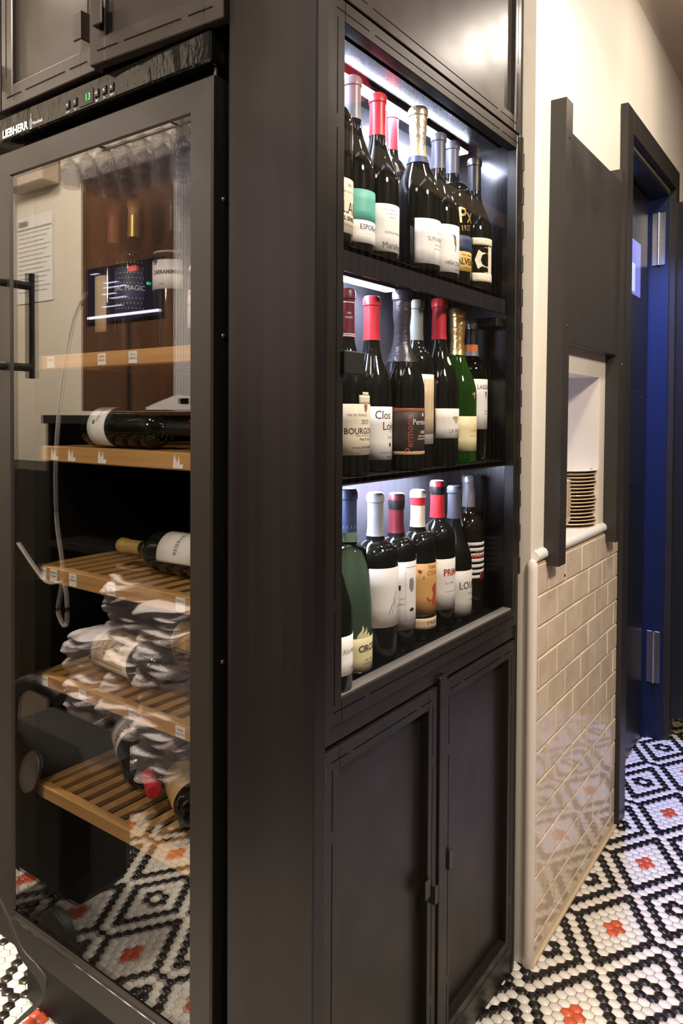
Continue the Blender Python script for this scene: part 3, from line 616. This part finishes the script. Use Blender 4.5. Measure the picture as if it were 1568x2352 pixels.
# door: mitred frame
GX0, GX1, GZ0, GZ1 = -1.257, -.796, .336, 1.670; DZ0, DZ1 = .285, 1.716
def frame_prof():
    mb = MB(); ox = 1.02; y0 = .720-.95; y1 = .765-.95
    outer = [(FX0+ox, DZ0), (FX1+ox, DZ0), (FX1+ox, DZ1), (FX0+ox, DZ1)]; inner = [(GX0+ox, GZ0), (GX1+ox, GZ0), (GX1+ox, GZ1), (GX0+ox, GZ1)]
    rings = []
    for off, y in ((0, y1), (0, y0+.003), (.003, y0)):
        rings.append([(a+(off if i in (0, 3) else -off), y, b+(off if i < 2 else -off)) for i, (a, b) in enumerate(outer)])
    for off, y in ((.004, y0+.001), (0, y0+.006), (0, y1)):
        rings.append([(a+(-off if i in (0, 3) else off), y, b+(-off if i < 2 else off)) for i, (a, b) in enumerate(inner)])
    v = [p for r in rings for p in r]; f = []
    for k in range(len(rings)-1):
        for i in range(4): j = (i+1) % 4; f.append((k*4+i, k*4+j, (k+1)*4+j, (k+1)*4+i))
    for i in range(4): j = (i+1) % 4; f.append((i, j, 20+j, 20+i))
    return mb.add(v, f)
door = frame_prof().obj('door', M_FR, fr, 0)
q = MB(); fb(q, GX0-.004, GX1+.004, .7245, .7285, GZ0-.004, GZ1+.004); q.obj('glass_pane', M_PANE, door, 0)
q = MB(); fb(q, GX0, GX1, .722, .7240, GZ0, GZ0+.012, .0005); q.obj('lower_glazing_bead', M_STEELU, door, 0)
q = MB(); fb(q, GX0-.004, GX1+.002, .7195, .7225, GZ0-.002, GZ0+.0004); q.obj('chrome_edge', M_CHROME, door, 0)
q = MB()
q.tube([(-1.277+1.02, .680-.95, 1.315), (-1.277+1.02, .680-.95, 1.508)], .0085, 16)
for z in (1.335, 1.485): q.tube([(-1.277+1.02, .722-.95, z), (-1.277+1.02, .680-.95, z)], .0075, 12)
q.obj('handle', M_BLK, door)
q = MB(); q.lathe([(.006, 0), (.006, .003), (.003, .004), (.003, .016)], 16, (-.757+1.02, .735-.95, DZ1)); q.obj('hinge_pin', M_CHROME, door)
for z in (1.55, 1.36, .9):
    q = MB(); q.lathe([(.004, 0), (.003, .002), (0, .003)], 12, T=Matrix.Translation((FX1+1.02, .742-.95, z)) @ Matrix.Rotation(PI/2, 4, 'Y')); q.obj('screw', M_STEELU, door)
# shelves
def fshelf(zt, zb, stickers, slats=True):
    q = MB(); fb(q, -1.292, -.780, .785, .803, zb, zt, .002)
    fb(q, -1.292, -1.272, .803, 1.24, zt-.020, zt-.002, .001); fb(q, -.800, -.780, .803, 1.24, zt-.020, zt-.002, .001); fb(q, -1.292, -.78, 1.225, 1.245, zt-.02, zt-.002, .001)
    for k in range(13): x = -1.262+k*.0355; fb(q, x, x+.019, .803, 1.226, zt-.014, zt-.004, .001)
    o = q.obj('shelf', M_WOOD, fr, 0)
    for x, lines, torn in stickers:
        s = MB(); z0, z1 = zb+.003, zt-.003
        if torn: s.prism([(x+1.02-.011, z0), (x+1.02+.011, z0), (x+1.02+.012, z0+.008), (x+1.02+.005, z0+.006), (x+1.02+.002, z1-.002), (x+1.02-.002, z0+.008), (x+1.02-.008, z1), (x+1.02-.011, z0+.010)], .7843-.95, .785-.95, 'y')
        else: fb(s, x-.011, x+.011, .7843, .785, z0, z1)
        so = s.obj('paper_sticker', COL['offwhite'], o, 0)
        for i, tx in enumerate(lines):
            flat_text(tx, .0052, (x+1.02, .7840-.95, z1-.006-.0062*i), (1, 0, 0), (0, 0, 1), COL['ink'], so, sx=.022/(max(len(tx), 4)*.0034)*.98 if len(tx) > 6 else 1)
    return o
fshelf(1.357, 1.331, [(-1.235, ['VIRGEN'], 0), (-1.083, ['DRAC', 'MAGIC'], 0), (-1.000, ['COTO', 'CONSORTES'], 0)])
fshelf(1.190, 1.162, [(-1.224, [], 1), (-1.171, [], 1), (-1.083, [], 1), (-.890, [], 1)])
fshelf(.966, .937, [(-1.262, ['BLANCO'], 0), (-1.228, ['MENADE', 'RUEDA'], 0), (-1.168, ['JOSE', 'PARIENTE'], 0), (-1.058, ['TERRAS', 'DO', 'CIGARRON'], 0), (-.884, ["CAN' XA"], 0)])
fshelf(.762, .738, [(-1.258, ['CHIVITE'], 0), (-1.14, ['TINTO'], 0), (-1.00, ['GODELLO'], 0), (-.884, ['SOBRE', 'MALPASTOR'], 0)])
fshelf(.550, .525, [])
q = MB(); q.lathe([(.022, 0), (.022, .006), (.010, .008), (0, .008)], 20, T=Matrix.Translation((-1.02+1.02, 1.28-.95, 1.07)) @ Matrix.Rotation(PI/2, 4, 'X')); q.obj('carbon_filter', M_BLK, fr)

# bottles inside the fridge
GF = 'wine bottles in the fridge'
make_bottle(-1.3811, 1.0333, 1.3689, 0.338, 0.0403, 'dark bottle standing upright nearest the handle side inside the fridge', 'bordeaux', M_BOTB, cap=('rust', .76), labels=[(1.4278, 1.55, -130, -60, 'beige')], group=GF)
make_bottle(-1.2889, 1.0167, 1.3689, 0.335, 0.0409, 'tall bottle with gold neck band and black gold-dotted label on top fridge shelf', 'bordeaux', M_BOTB, cap=('ochre', .90), capbands=[(.76, .895, 'goldprint')],
    labels=[(1.45, 1.5856, -165, -10, 'navy')], texts=[('DRAC MAGIC', .0125, -66, 1.5111, 'white')],
    deco=[([(1.3*math.cos(a), 1.3*math.sin(a)) for a in [i*PI/3 for i in range(6)]], -110+10*j+(5 if i % 2 else 0), 1.4589+.0105*i, 'mustard') for i in range(11) for j in range(10) if i not in (4, 5)], group=GF)
make_bottle(-1.1867, 1.0333, 1.3689, 0.328, 0.0414, 'bottle with a white band label reading CARRAMIMBRE on the top fridge shelf', 'bordeaux', M_BOT, cap=('black', .78),
    labels=[(1.5022, 1.58, -170, -10, 'white')], texts=[('CARRAMIMBRE', .0095, -60, 1.5356, 'ink', 0, .03), ('#', .022, -98, 1.5611, 'ink', 0, .02), ('ROBLE', .0045, -75, 1.5122, 'greyink')], group=GF)
make_bottle(-1.0689, 1.0222, 1.3689, 0.328, 0.0414, 'bottle with a tall white and red label half hidden by the fridge door frame', 'burgundy', M_BOT, cap=('red', .78),
    labels=[(1.4167, 1.5911, -170, -10, 'white')], texts=[('Rivera', .012, -112, 1.4833, 'red', 0), ('del Duero', .008, -112, 1.4611, 'greyink')], deco=[([(-5, 6), (0, 9), (5, 6), (6, -2), (2, -8), (-5, -4)], -112, 1.55, 'red')], group=GF)
def lay(t, x, y, z, ang, roll=0, tilt=0):
    # lay the bottle down; its neck points along ang
    t.rotation_mode = 'QUATERNION'
    q = Matrix.Rotation(ang, 3, 'Z') @ Matrix.Rotation(PI/2+tilt, 3, 'Y') @ Matrix.Rotation(roll, 3, 'Z')
    t.rotation_quaternion = q.to_quaternion(); t.location = (x, y, z)
def lb(label, ang, x, y, zs, h, r, roll, **k):
    t = make_bottle(0, 0, 0, h, r, label, group=GF, **k); lay(t, x, y, zs+r+.0005, ang, roll)
R_ = math.radians
lb('lying bottle with a white and green label near its base, second fridge shelf', R_(2), -1.3689, 0.9722, 1.1811, 0.312, 0.0409, R_(225), labels=[(.030, .085, -120, 120, 'white')], texts=[('ALBARIÑO', .008, 0, .06, 'ink')], deco=[([(-4, 4), (4, 4), (4, -4), (-4, -4)], 30, .05, 'green')], cap=('black', .76))
lb('lying bottle with a bright red capsule, second fridge shelf', R_(180), -0.8778, 1.0611, 1.1811, 0.291, 0.0409, R_(135), labels=[(.05, .14, -80, 80, 'white')], cap=('red', .76))
lb('lying bottle with a gold capsule pointing toward the handle side, third fridge shelf', R_(183), -0.9722, 1.0, 0.9322, 0.322, 0.0414, R_(150), cap=('goldprint', .79), labels=[(.075, .17, -75, 75, 'offwhite'), (.075, .17, 110, 200, 'offwhite')], texts=[('RESERVA', .011, -20, .12, 'ink')])
lb('lying bottle with a large cream and ochre illustrated label, fourth fridge shelf', R_(-6), -1.35, 0.9833, 0.7056, 0.322, 0.0425, R_(225), cap=('black', .78), labels=[(.020, .155, -80, 80, 'cream'), (.035, .14, -60, 60, 'beige')], texts=[('TERRA', .012, -10, .055, 'ink'), ('OSSA', .012, 15, .07, 'ink')], deco=[([(-12, 14), (-4, 20), (2, 12), (12, 16), (14, 2), (6, -6), (10, -18), (-6, -14), (-14, -4)], 0, .105, 'greyink'), ([(-5, 5), (5, 5), (5, -5), (-5, -5)], -35, .09, 'greyink')])
lb('lying bottle behind another, its ochre label half hidden, fourth fridge shelf', R_(-4), -1.3, 1.1333, 0.7056, 0.322, 0.0414, R_(215), cap=('red', .78), labels=[(.045, .15, -80, 80, 'beige'), (.052, .142, -70, 70, 'ochre')], deco=[([(-8, 10), (6, 12), (9, -4), (-6, -10)], 0, .10, 'greyink')])
lb('lying bottle with a white label reading PRIMA in red, lowest fridge shelf', R_(-30), -1.4022, 1.0944, 0.47, 0.312, 0.0458, R_(248), cap=('red', .78), labels=[(.020, .115, -95, 95, 'offwhite')], texts=[('PRIMA', .0185, -14, .085, 'bearred', 0, .03), ('D.O. TORO', .006, -16, .066, 'greyink'), ('vendimia seleccionada', .0042, 10, .04, 'greyink')])
lb('lying bottle with a tan label and barcode, lowest fridge shelf', R_(150), -1.0, 0.9389, 0.47, 0.312, 0.0414, R_(140), cap=('ochre', .77), labels=[(.05, .15, -110, 110, 'tan')], texts=[('||||||||||||', .018, 20, .10, 'ink', 0), ('tinto crianza', .006, -25, .12, 'darkbrown')], capbands=[(.93, 1.0, 'red')])

# ---- overhead cabinets above the fridge
oc = thing('overhead_cabinet', 'dark steel overhead cabinet with slotted doors directly above the wine fridge', 'cabinet', (-1.1, .9, 0))
q = MB(); q.box(-.62, .265, -.085, .58, 1.86, 2.75); q.obj('carcass', M_BLK, oc, 0)
def ucdoor(x0, x1, z0, ajar, hinge_right, hx, hside):
    # door in local coords, hinge at one end
    wdt = x1-x0; s = -1 if hinge_right else 1
    hxp = x1 if hinge_right else x0
    def X(u): return (u if not hinge_right else u-wdt)
    q = MB(); T = .02; fw_ = .038
    for a, b, c, d in ((0, fw_, z0, 2.75), (wdt-fw_, wdt, z0, 2.75), (fw_, wdt-fw_, z0, z0+.043), (fw_, wdt-fw_, 2.71, 2.75)):
        q.box(X(a), X(b), -T, 0, c, d, .0015)
    o = q.obj('door', M_STEELU, oc, 0); o.location = (hxp+1.1, -.090, 0); o.rotation_euler = (0, 0, ajar)
    q = MB(); q.box(X(fw_-.003), X(wdt-fw_+.003), -.011, -.007, z0+.040, 2.72); p = q.obj('door_panel', M_STEELU, o, 0)
    q = MB()
    for a, b in ((.02, .07), (.085, wdt-.085), (wdt-.07, wdt-.02)): q.box(X(a), X(b), -T-.0004, -T+.001, z0+.020, z0+.0225)
    for xx in (.017, wdt-.017): q.box(X(xx-.001), X(xx+.001), -T-.0004, -T+.001, z0+.06, z0+.30); q.box(X(xx-.001), X(xx+.001), -T-.0004, -T+.001, z0+.32, 2.5)
    q.obj('joint_slots', M_SLOT, o, 0)
    q = MB(); q.box(X(hx-.0018), X(hx+.0018), -.038, -.008, z0+.052, z0+.100, .0005); q.box(X(hx), X(hx+hside*.021), -.038, -.0335, z0+.052, z0+.100, .0014)
    q.obj('handle', M_STEELU, o, 0)
ucdoor(-1.097, -.800, 1.838, R_(4), True, .030, 1)
ucdoor(-1.409, -1.1116, 1.843, 0, False, .284, -1)
ucdoor(-1.715, -1.416, 1.843, 0, True, .284, -1)

# ---- shutter board and its posts on the tiled wall
def wthing(name, label, cat, group=None):
    t = thing(name, label, cat, WL, WR, group); return t
M_POST = mat('post_paint', (.030, .026, .023), .40, rvar=(9, .33, .48))
t = wthing('shutter_rail', 'near dark timber rail beside the hatch, its top above the board', 'rail', 'hatch rails'); MB().prism([(.082, .902), (.130, .902), (.148, 1.985), (.100, 1.985)], 0, .037, 'x').obj('rail_body', M_POST, t, 0)
for z in (1.90, 1.46, .875): MB().lathe([(.004, 0), (.003, .0015), (0, .002)], 10, T=Matrix.Translation((.037, .125, z)) @ Matrix.Rotation(PI/2, 4, 'Y')).obj('screw', M_BLK, t)
t = wthing('shutter_rail', 'far dark timber rail beside the hatch, next to the door frame', 'rail', 'hatch rails'); MB().prism([(.577, .890), (.625, .890), (.640, 1.955), (.592, 1.955)], 0, .037, 'x').obj('rail_body', M_POST, t, 0)
for z in (1.90, 1.40): MB().lathe([(.004, 0), (.003, .0015), (0, .002)], 10, T=Matrix.Translation((.037, .616, z)) @ Matrix.Rotation(PI/2, 4, 'Y')).obj('screw', M_CHROME, t)
t = wthing('hatch_shutter', 'large dark sliding board raised above the kitchen hatch', 'shutter'); MB().box(.014, .030, .1485, .608, 1.425, 1.925, .001).obj('board', M_POST, t, 0)
# plates on the ledge
def plate(lx, ly, z, r, m, label, group, h=.010, pattern=False):
    p = W3(lx, ly, z); t = thing('plate', label, 'plate', p, 0, group)
    prof = [(0, 0), (r*.55, 0), (r*.58, .001), (r*.62, .002), (r*.97, h*.75), (r, h*.9), (r*.985, h), (r*.93, h), (r*.6, .0045), (0, .004)]
    MB().lathe(prof, 48, cap=False).obj('dish', m, t, 40)
    if pattern:
        q = MB()
        for k in range(40):
            a = 2*PI*k/40; rr = r*.84; c = (rr*math.cos(a), rr*math.sin(a), h*.92); e = .004
            q.add([(c[0]+e*math.cos(a+b), c[1]+e*math.sin(a+b)*(.6+.4*(k % 2)), c[2]-.0002) for b in (0, 2*PI/5, 4*PI/5, 6*PI/5, 8*PI/5)], [(0, 1, 2, 3, 4)])
        q.obj('rim_pattern', M_BLUEINK, t, 0)
    return t
ORDN = ['lowest', 'second', 'third', 'fourth', 'fifth', 'sixth', 'seventh', 'eighth', 'ninth', 'tenth', 'eleventh', 'twelfth', 'thirteenth', 'fourteenth', 'fifteenth']
zz = .944
for k in range(16):
    last = k == 15
    lab = 'large blue-patterned plate topping the tall stack on the hatch ledge' if last else ORDN[k]+' cream plate counting up from the ledge in the tall hatch stack'
    plate(-.085+random.uniform(-.003, .003), .487+random.uniform(-.004, .004), zz, .095 if last else .089, M_PLATEW if last else M_PLATE, lab, None if last else 'plates in the tall stack', .012, last); zz += .0098
def bowl(lx, ly, z, label, g):
    p = W3(lx, ly, z); t = thing('bowl', label, 'bowl', p, 0, g); r = .078
    MB().lathe([(0, 0), (r*.5, 0), (r*.52, .003), (r*.80, .018), (r, .044), (r*1.0, .047), (r*.95, .046), (r*.75, .020), (r*.45, .006), (0, .005)], 44, cap=False).obj('dish', M_PLATE if z > .95 else M_PLATEW, t, 40)
for k in range(10):
    bowl(-.075, .262, .944+k*.0105, ORDN[k]+' cream bowl counting up in the nested stack behind the near hatch rail' if k else 'white bowl at the very bottom of the nested stack on the hatch ledge', 'nested bowls on the ledge' if k else None)

# ---- bar side, seen in the fridge glass
bc = thing('bar_counter', 'dark back counter with an open shelf, facing the wine fridge', 'counter', (-1.9444, -0.1111, 0.0))
q = MB(); q.box(-.45, .42, -.38, .24, 1.215, 1.245, .002); q.obj('worktop', M_BLK, bc, 0)
q = MB(); q.box(-.45, -.43, -.38, .22, .06, 1.215); q.box(.40, .42, -.38, .22, .06, 1.215); q.box(-.43, .40, -.38, -.36, .06, 1.215); q.box(-.43, .40, -.36, .22, .78, .80); q.box(-.43, .40, -.36, .235, .10, .125); q.obj('cabinet_frame', M_INNER, bc, 0)
def napkin(seed, w_, d_, h_):
    rnd = random.Random(seed); v = []; f = []; n = 60; L = 13
    ph = [rnd.uniform(0, 6.3) for _ in range(6)]
    for k in range(L):
        zt = h_*k/(L-1); bulge = .005 if k % 2 else -.004
        for j in range(n):
            a = 2*PI*j/n; ca, sa = math.cos(a), math.sin(a); e = 4.5
            rr = (abs(ca)**e+abs(sa)**e)**(-1/e); wob = .004*math.sin(3*a+ph[0]+k*.3)+.0015*math.sin(7*a+ph[1]+k*.6)
            v.append((ca*rr*(w_/2+bulge+wob), sa*rr*(d_/2+bulge+wob), zt+.003*math.sin(2*a+ph[2])+.0015*math.sin(5*a+ph[3])))
    for k in range(L-1):
        for j in range(n): j2 = (j+1) % n; f.append((k*n+j, k*n+j2, (k+1)*n+j2, (k+1)*n+j))
    v.append((0, 0, h_+.006)); v.append((0, 0, 0)); c = len(v)-2
    for j in range(n): j2 = (j+1) % n; f.append(((L-1)*n+j, (L-1)*n+j2, c)); f.append((j2, j, c+1))
    return MB().add(v, f)
nk = [napkin(i, .19, .13, .025).obj('folded_napkin', M_CLOTH, None, 60) for i in range(3)]
for o in nk: tag(o, 'rumpled white cloth napkin in the heap on the counter shelf, seen in the fridge glass', 'napkin', 'white napkins in the heap')
used = set(); cnt = 0
for cx, cy, top in ((-2.16, .08, 12), (-1.965, .06, 19), (-1.77, .085, 17)):
    for k in range(top):
        i = cnt % 3; src = nk[i]; o = src if i not in used else src.copy()
        if i in used: C.objects.link(o)
        used.add(i); cnt += 1
        o.location = (cx+random.uniform(-.012, .012), cy+random.uniform(-.02, .02), .131+k*.0315); o.rotation_euler = (random.uniform(-.06, .06), random.uniform(-.06, .06), random.uniform(-.5, .5))
# dark plate on top
t = thing('plate', 'dark grey plate on the inner counter shelf above the napkins, seen in the fridge glass', 'plate', (-1.9333, 0.0556, 0.75)); MB().lathe([(0, 0), (.05, 0), (.085, .010), (.082, .012), (.05, .004), (0, .004)], 40, cap=False).obj('dish', M_GREYC, t)
# tablet
t = thing('tablet', 'black tablet till with a lit dark screen, reflected in the fridge glass', 'tablet', (-1.9222, 0.1444, 1.2444))
MB().box(-.19, .19, -.012, 0, .29, .478, .004).obj('casing', M_GLOSSBLK, t); MB().box(-.18, .18, 0, .0008, .30, .470).obj('screen', M_SCREEN, t, 0)
MB().box(-.177, .177, .0008, .0012, .312, .320).obj('taskbar', M_SCRW, t, 0)
q = MB()
for k, (x0, x1, z) in enumerate([(.02, .09, .42), (-.02, .09, .405), (.03, .10, .385), (-.02, .06, .37), (.0, .10, .345), (.12, .16, .455)]): q.box(x0*-1, x1*-1, .0008, .0012, z, z+.0022)
q.obj('screen_text', M_SCRW, t, 0)
MB().box(.03, .07, .0008, .0012, .445, .462).obj('red_icon', M_SCRR, t, 0); MB().lathe([(.005, 0), (.005, .0012)], 14, T=Matrix.Translation((.125, .0006, .40)) @ Matrix.Rotation(-PI/2, 4, 'X')).obj('green_dot', M_SCRG, t)
MB().box(-.006, .006, -.03, -.018, .0, .42, .002).box(-.08, .08, -.12, .02, 0, .008, .002).obj('stand', M_BLK, t)
# card terminal on a tray, menus
t = thing('card_terminal', 'white card payment terminal lying on a tray, reflected in the fridge glass', 'card terminal', (-1.7444, 0.0667, 1.2633))
MB().prism([(-.11, 0), (.10, 0), (.10, .040), (.03, .045), (-.05, .025), (-.11, .008)], -.04, .04, 'y').obj('shell', M_PLATEW, t, 30); MB().box(.04, .085, .0395, .0405, .018, .034).obj('display', M_GLOSSBLK, t, 0)
t = thing('serving_tray', 'dark flat serving tray under the card terminal', 'tray', (-1.8, 0.0444, 1.245)); MB().box(-.20, .20, -.14, .10, 0, .004, .002).box(-.20, .20, .092, .10, 0, .014, .002).box(-.2, -.192, -.14, .1, 0, .014, .002).obj('tray_body', M_BROWN, t)
for k in range(4):
    o = MB().box(-.13, .13, -.10, .10, 0, .016, .003).obj('menu_folder', [M_BLK], None); o.location = (-1.622, -.111, 1.2445+k*.028)
    MB().box(-.132, .132, -.101, .102, .016, .0245, .001).obj('red_page_edge', M_REDP, o)
    tag(o, '%s red-edged dark menu folder in the pile on the back counter' % ['lowest', 'second lowest', 'second highest', 'topmost'][k], 'menu', 'menu folders on the counter')
# brown cupboard with ribbed panel
t = thing('wall_cupboard', 'dark brown wooden cupboard behind the till, reflected in the fridge glass', 'cupboard', (-2.2444, -0.3333, 1.2611)); MB().box(-.44, .20, -.2, .10, .0, .95, .002).obj('carcass', M_BROWN, t, 0)
t = thing('ribbed_panel', 'pale vertically ribbed panel beside the brown cupboard, reflected in the fridge glass', 'panel', (-1.85, -0.1778, 1.2611))
q = MB(); q.box(-.20, .30, -.01, 0, .0, .95)
for k in range(34): q.lathe([(.0052, 0), (.0052, .95)], 8, (-.195+k*.0148, .0, 0))
q.obj('ribs', M_RIB, t, 40)
# hanging wine glasses
gr = tag(MB().tube([(-2.36, -.10, 2.228), (-1.55, -.10, 2.228)], .005, 8).tube([(-2.36, -.015, 2.228), (-1.55, -.015, 2.228)], .005, 8).tube([(-2.36, .07, 2.228), (-1.55, .07, 2.228)], .005, 8).tube([(-2.34, -.12, 2.232), (-2.34, .09, 2.232)], .005, 8).tube([(-1.57, -.12, 2.232), (-1.57, .09, 2.232)], .005, 8).tube([(-1.95, -.12, 2.232), (-1.95, .09, 2.232), (-1.95, .09, 2.99)], .004, 8).obj('glass_rack', M_BLK, None), 'black hanging rack holding upside-down wine glasses', 'rack')
def wineglass():
    t = thing('wine_glass', 'clear wine glass hanging upside down from the rack, reflected in the fridge glass', 'glass', group='hanging wine glasses')
    o = MB().lathe([(.034, 0), (.034, -.0015), (.006, -.004), (.0035, -.010), (.0032, -.075), (.006, -.085), (.026, -.105), (.036, -.130), (.036, -.150), (.029, -.185), (.0282, -.185), (.035, -.150), (.035, -.130), (.025, -.107), (.004, -.088), (0, -.087)], 26, cap=False).obj('bowl_and_stem', M_CRYST, t, 50)
    return t
g0 = wineglass(); first = True
for i in range(8):
    for j in range(3):
        if first: g = g0; first = False
        else:
            g = g0.copy(); C.objects.link(g); c = g0.children[0].copy(); C.objects.link(c); c.parent = g
        g.location = (-2.30+i*.095, -.10+j*.085, 2.222)
# papers and phone on the beige wall, ventilated box below
t = thing('notice_sheet', 'large white printed notice pinned on the beige wall, reflected in the fridge glass', 'notice', (-3.6556, -0.6167, 2.0611))
MB().box(-.17, .17, 0, .002, -.22, .24).obj('paper', COL['white'], t, 0)
q = MB(); q.box(-.16, .16, .002, .0025, .17, .178); q.box(-.15, -.06, .002, .0025, .19, .22)
for k in range(14): q.box(-.15, .15-.03*(k % 3), .002, .0025, .15-.024*k, .154-.024*k)
q.obj('printed_lines', COL['greyink'], t, 0)
t = thing('electrical_box', 'shallow beige box mounted high on the wall, reflected in the fridge glass', 'box', (-3.5778, -0.6111, 2.5056)); MB().box(-.2, .16, 0, .10, -.08, .06, .004).obj('casing', M_CEIL, t)
t = thing('bottle_cooler', 'black ventilated cooler standing against the beige wall, reflected in the fridge glass', 'cooler', (-3.5, -0.4, 0.0)); MB().box(-.5, .55, -.19, .16, 0, 1.0, .004).obj('housing', M_INNER, t)
q = MB()
for k in range(11): q.box(-.35, .1, .16, .168, .22+k*.06, .226+k*.06, .001)
q.obj('vent_slats', M_BLK, t, 0)
t = thing('wall_phone', 'black handset resting on the cooler by the beige wall', 'telephone', (-3.8, -0.4444, 0.9722)); MB().tube(smoothpath([(0, 0, .02), (.02, 0, .14), (-.01, 0, .25)]), .03, 12).obj('handset', M_BLK, t)
cb = tag(MB().tube(smoothpath([(-2.0444, 0.1222, 1.6833), (-2.1444, 0.1111, 1.6611), (-2.2111, 0.1333, 1.5278), (-2.2056, 0.1889, 1.1944), (-2.2222, 0.1833, 0.9167), (-2.1778, 0.1889, 0.7278), (-2.2056, 0.1889, 0.5944), (-2.1667, 0.1833, 0.55), (-2.1778, 0.1833, 0.6833), (-2.2778, 0.1889, 0.6833), (-2.4444, 0.1889, 0.7944)]), .004, 8).obj('power_cable', M_CAB, None), 'thin white cable dangling in loops from the till, reflected in the fridge glass', 'cable')
# black case on wheels by the fridge with a strap that comes into view
t = thing('wheeled_case', 'black wheeled case with a pale oval badge, reflected low in the fridge glass', 'case', (-1.60, .555, 0))
q = MB(); q.box(-.22, .14, -.12, .08, .09, .47, .05); q.obj('case_shell', M_BLK, t)
MB().tube(smoothpath([(-.15, .06, .44), (-.10, .08, .56), (.0, .09, .62), (.10, .08, .60)]), .018, 12).obj('grip', M_BLK, t)
q = MB(); q.lathe([(.0, 0), (.055, 0), (.06, .004), (0, .005)], 30, T=Matrix.Translation((-.02, .082, .40)) @ Matrix.Rotation(.5, 4, 'Y') @ Matrix.Scale(.55, 4, (1, 0, 0)) @ Matrix.Rotation(-PI/2, 4, 'X')); q.obj('oval_badge', M_PLATEW, t)
for x in (-.16, .10):
    MB().lathe([(.02, -.012), (.048, -.016), (.058, -.012), (.060, 0), (.058, .012), (.048, .016), (.02, .012)], 30, T=Matrix.Translation((x, .09, .06)) @ Matrix.Rotation(PI/2, 4, 'X')).obj('wheel', M_RUB, t)
# strap
pts = smoothpath([(-1.098, .60, .51), (-1.06, .60, .478), (-1.028, .60, .445), (-.990, .60, .435), (-.968, .60, .425), (-.966, .60, .41), (-.985, .60, .385), (-1.01, .60, .36), (-1.03, .598, .34), (-1.06, .595, .31), (-1.10, .59, .28)], 6)
mb = MB(); k = len(pts)
for i, p in enumerate(pts):
    f_ = i/(k-1); wd = .009+.024*max(0, math.sin(PI*min(1, f_*1.0)))*1.0
    for dx, dz in ((-.3, -.8), (.3, .8)):
        mb.v.append((p.x+dx*wd*.8, p.y-.006*dx, p.z+dz*wd*.5)); mb.v.append((p.x+dx*wd*.8, p.y+.002-.006*dx, p.z+dz*wd*.5))
for i in range(k-1):
    a = i*4; b = a+4
    for q1, q2 in ((0, 2), (2, 3), (3, 1), (1, 0)): mb.f.append((a+q1, a+q2, b+q2, b+q1)); mb.m.append(0)
tag(mb.obj('bag_strap', M_LEATH, None, 60), 'black webbing strap hanging in front of the lower corner of the fridge', 'strap')

# ---- right side, seen in the display glass
t = thing('slatted_screen', 'dark slatted screen across the corridor, reflected in the display glass', 'screen', (.56, 3.0, 0))
q = MB(); q.box(0, .02, -1.6, 2.2, 0, 2.98)
for k in range(62): y = -1.58+k*.06; q.box(-.03, 0, y, y+.028, .6, 2.98, .002)
q.obj('slats', mat('slat_wood', (.075, .055, .045), .45), t, 0); q = MB(); q.box(-.045, -.03, -1.6, 2.2, 2.36, 2.45, .003); q.obj('cross_rail', mat('beige_rail', (.34, .27, .20), .5), t, 0)
t = thing('lampshade', 'red glowing lamp in the corridor, reflected at the top of the display glass', 'lamp', (.38, 2.35, 2.62)); MB().lathe([(.05, 0), (.10, -.12), (.098, -.12), (.048, 0)], 30, cap=False).obj('shade', M_REDN, t); MB().tube([(0, 0, 0), (0, 0, .38)], .003, 8).obj('cord', M_BLK, t)
t = thing('picture_frame', 'small gold picture frame across the corridor, reflected in the display glass', 'picture', (.50, 3.62, 2.62))
q = MB(); q.box(-.01, .01, -.13, .13, -.12, -.10, .003).box(-.01, .01, -.13, .13, .10, .12, .003).box(-.01, .01, -.13, -.11, -.1, .1, .003).box(-.01, .01, .11, .13, -.1, .1, .003); q.obj('frame', M_GOLDF, t, 0); MB().box(.0, .004, -.11, .11, -.1, .1).obj('picture_board', M_BROWN, t, 0)
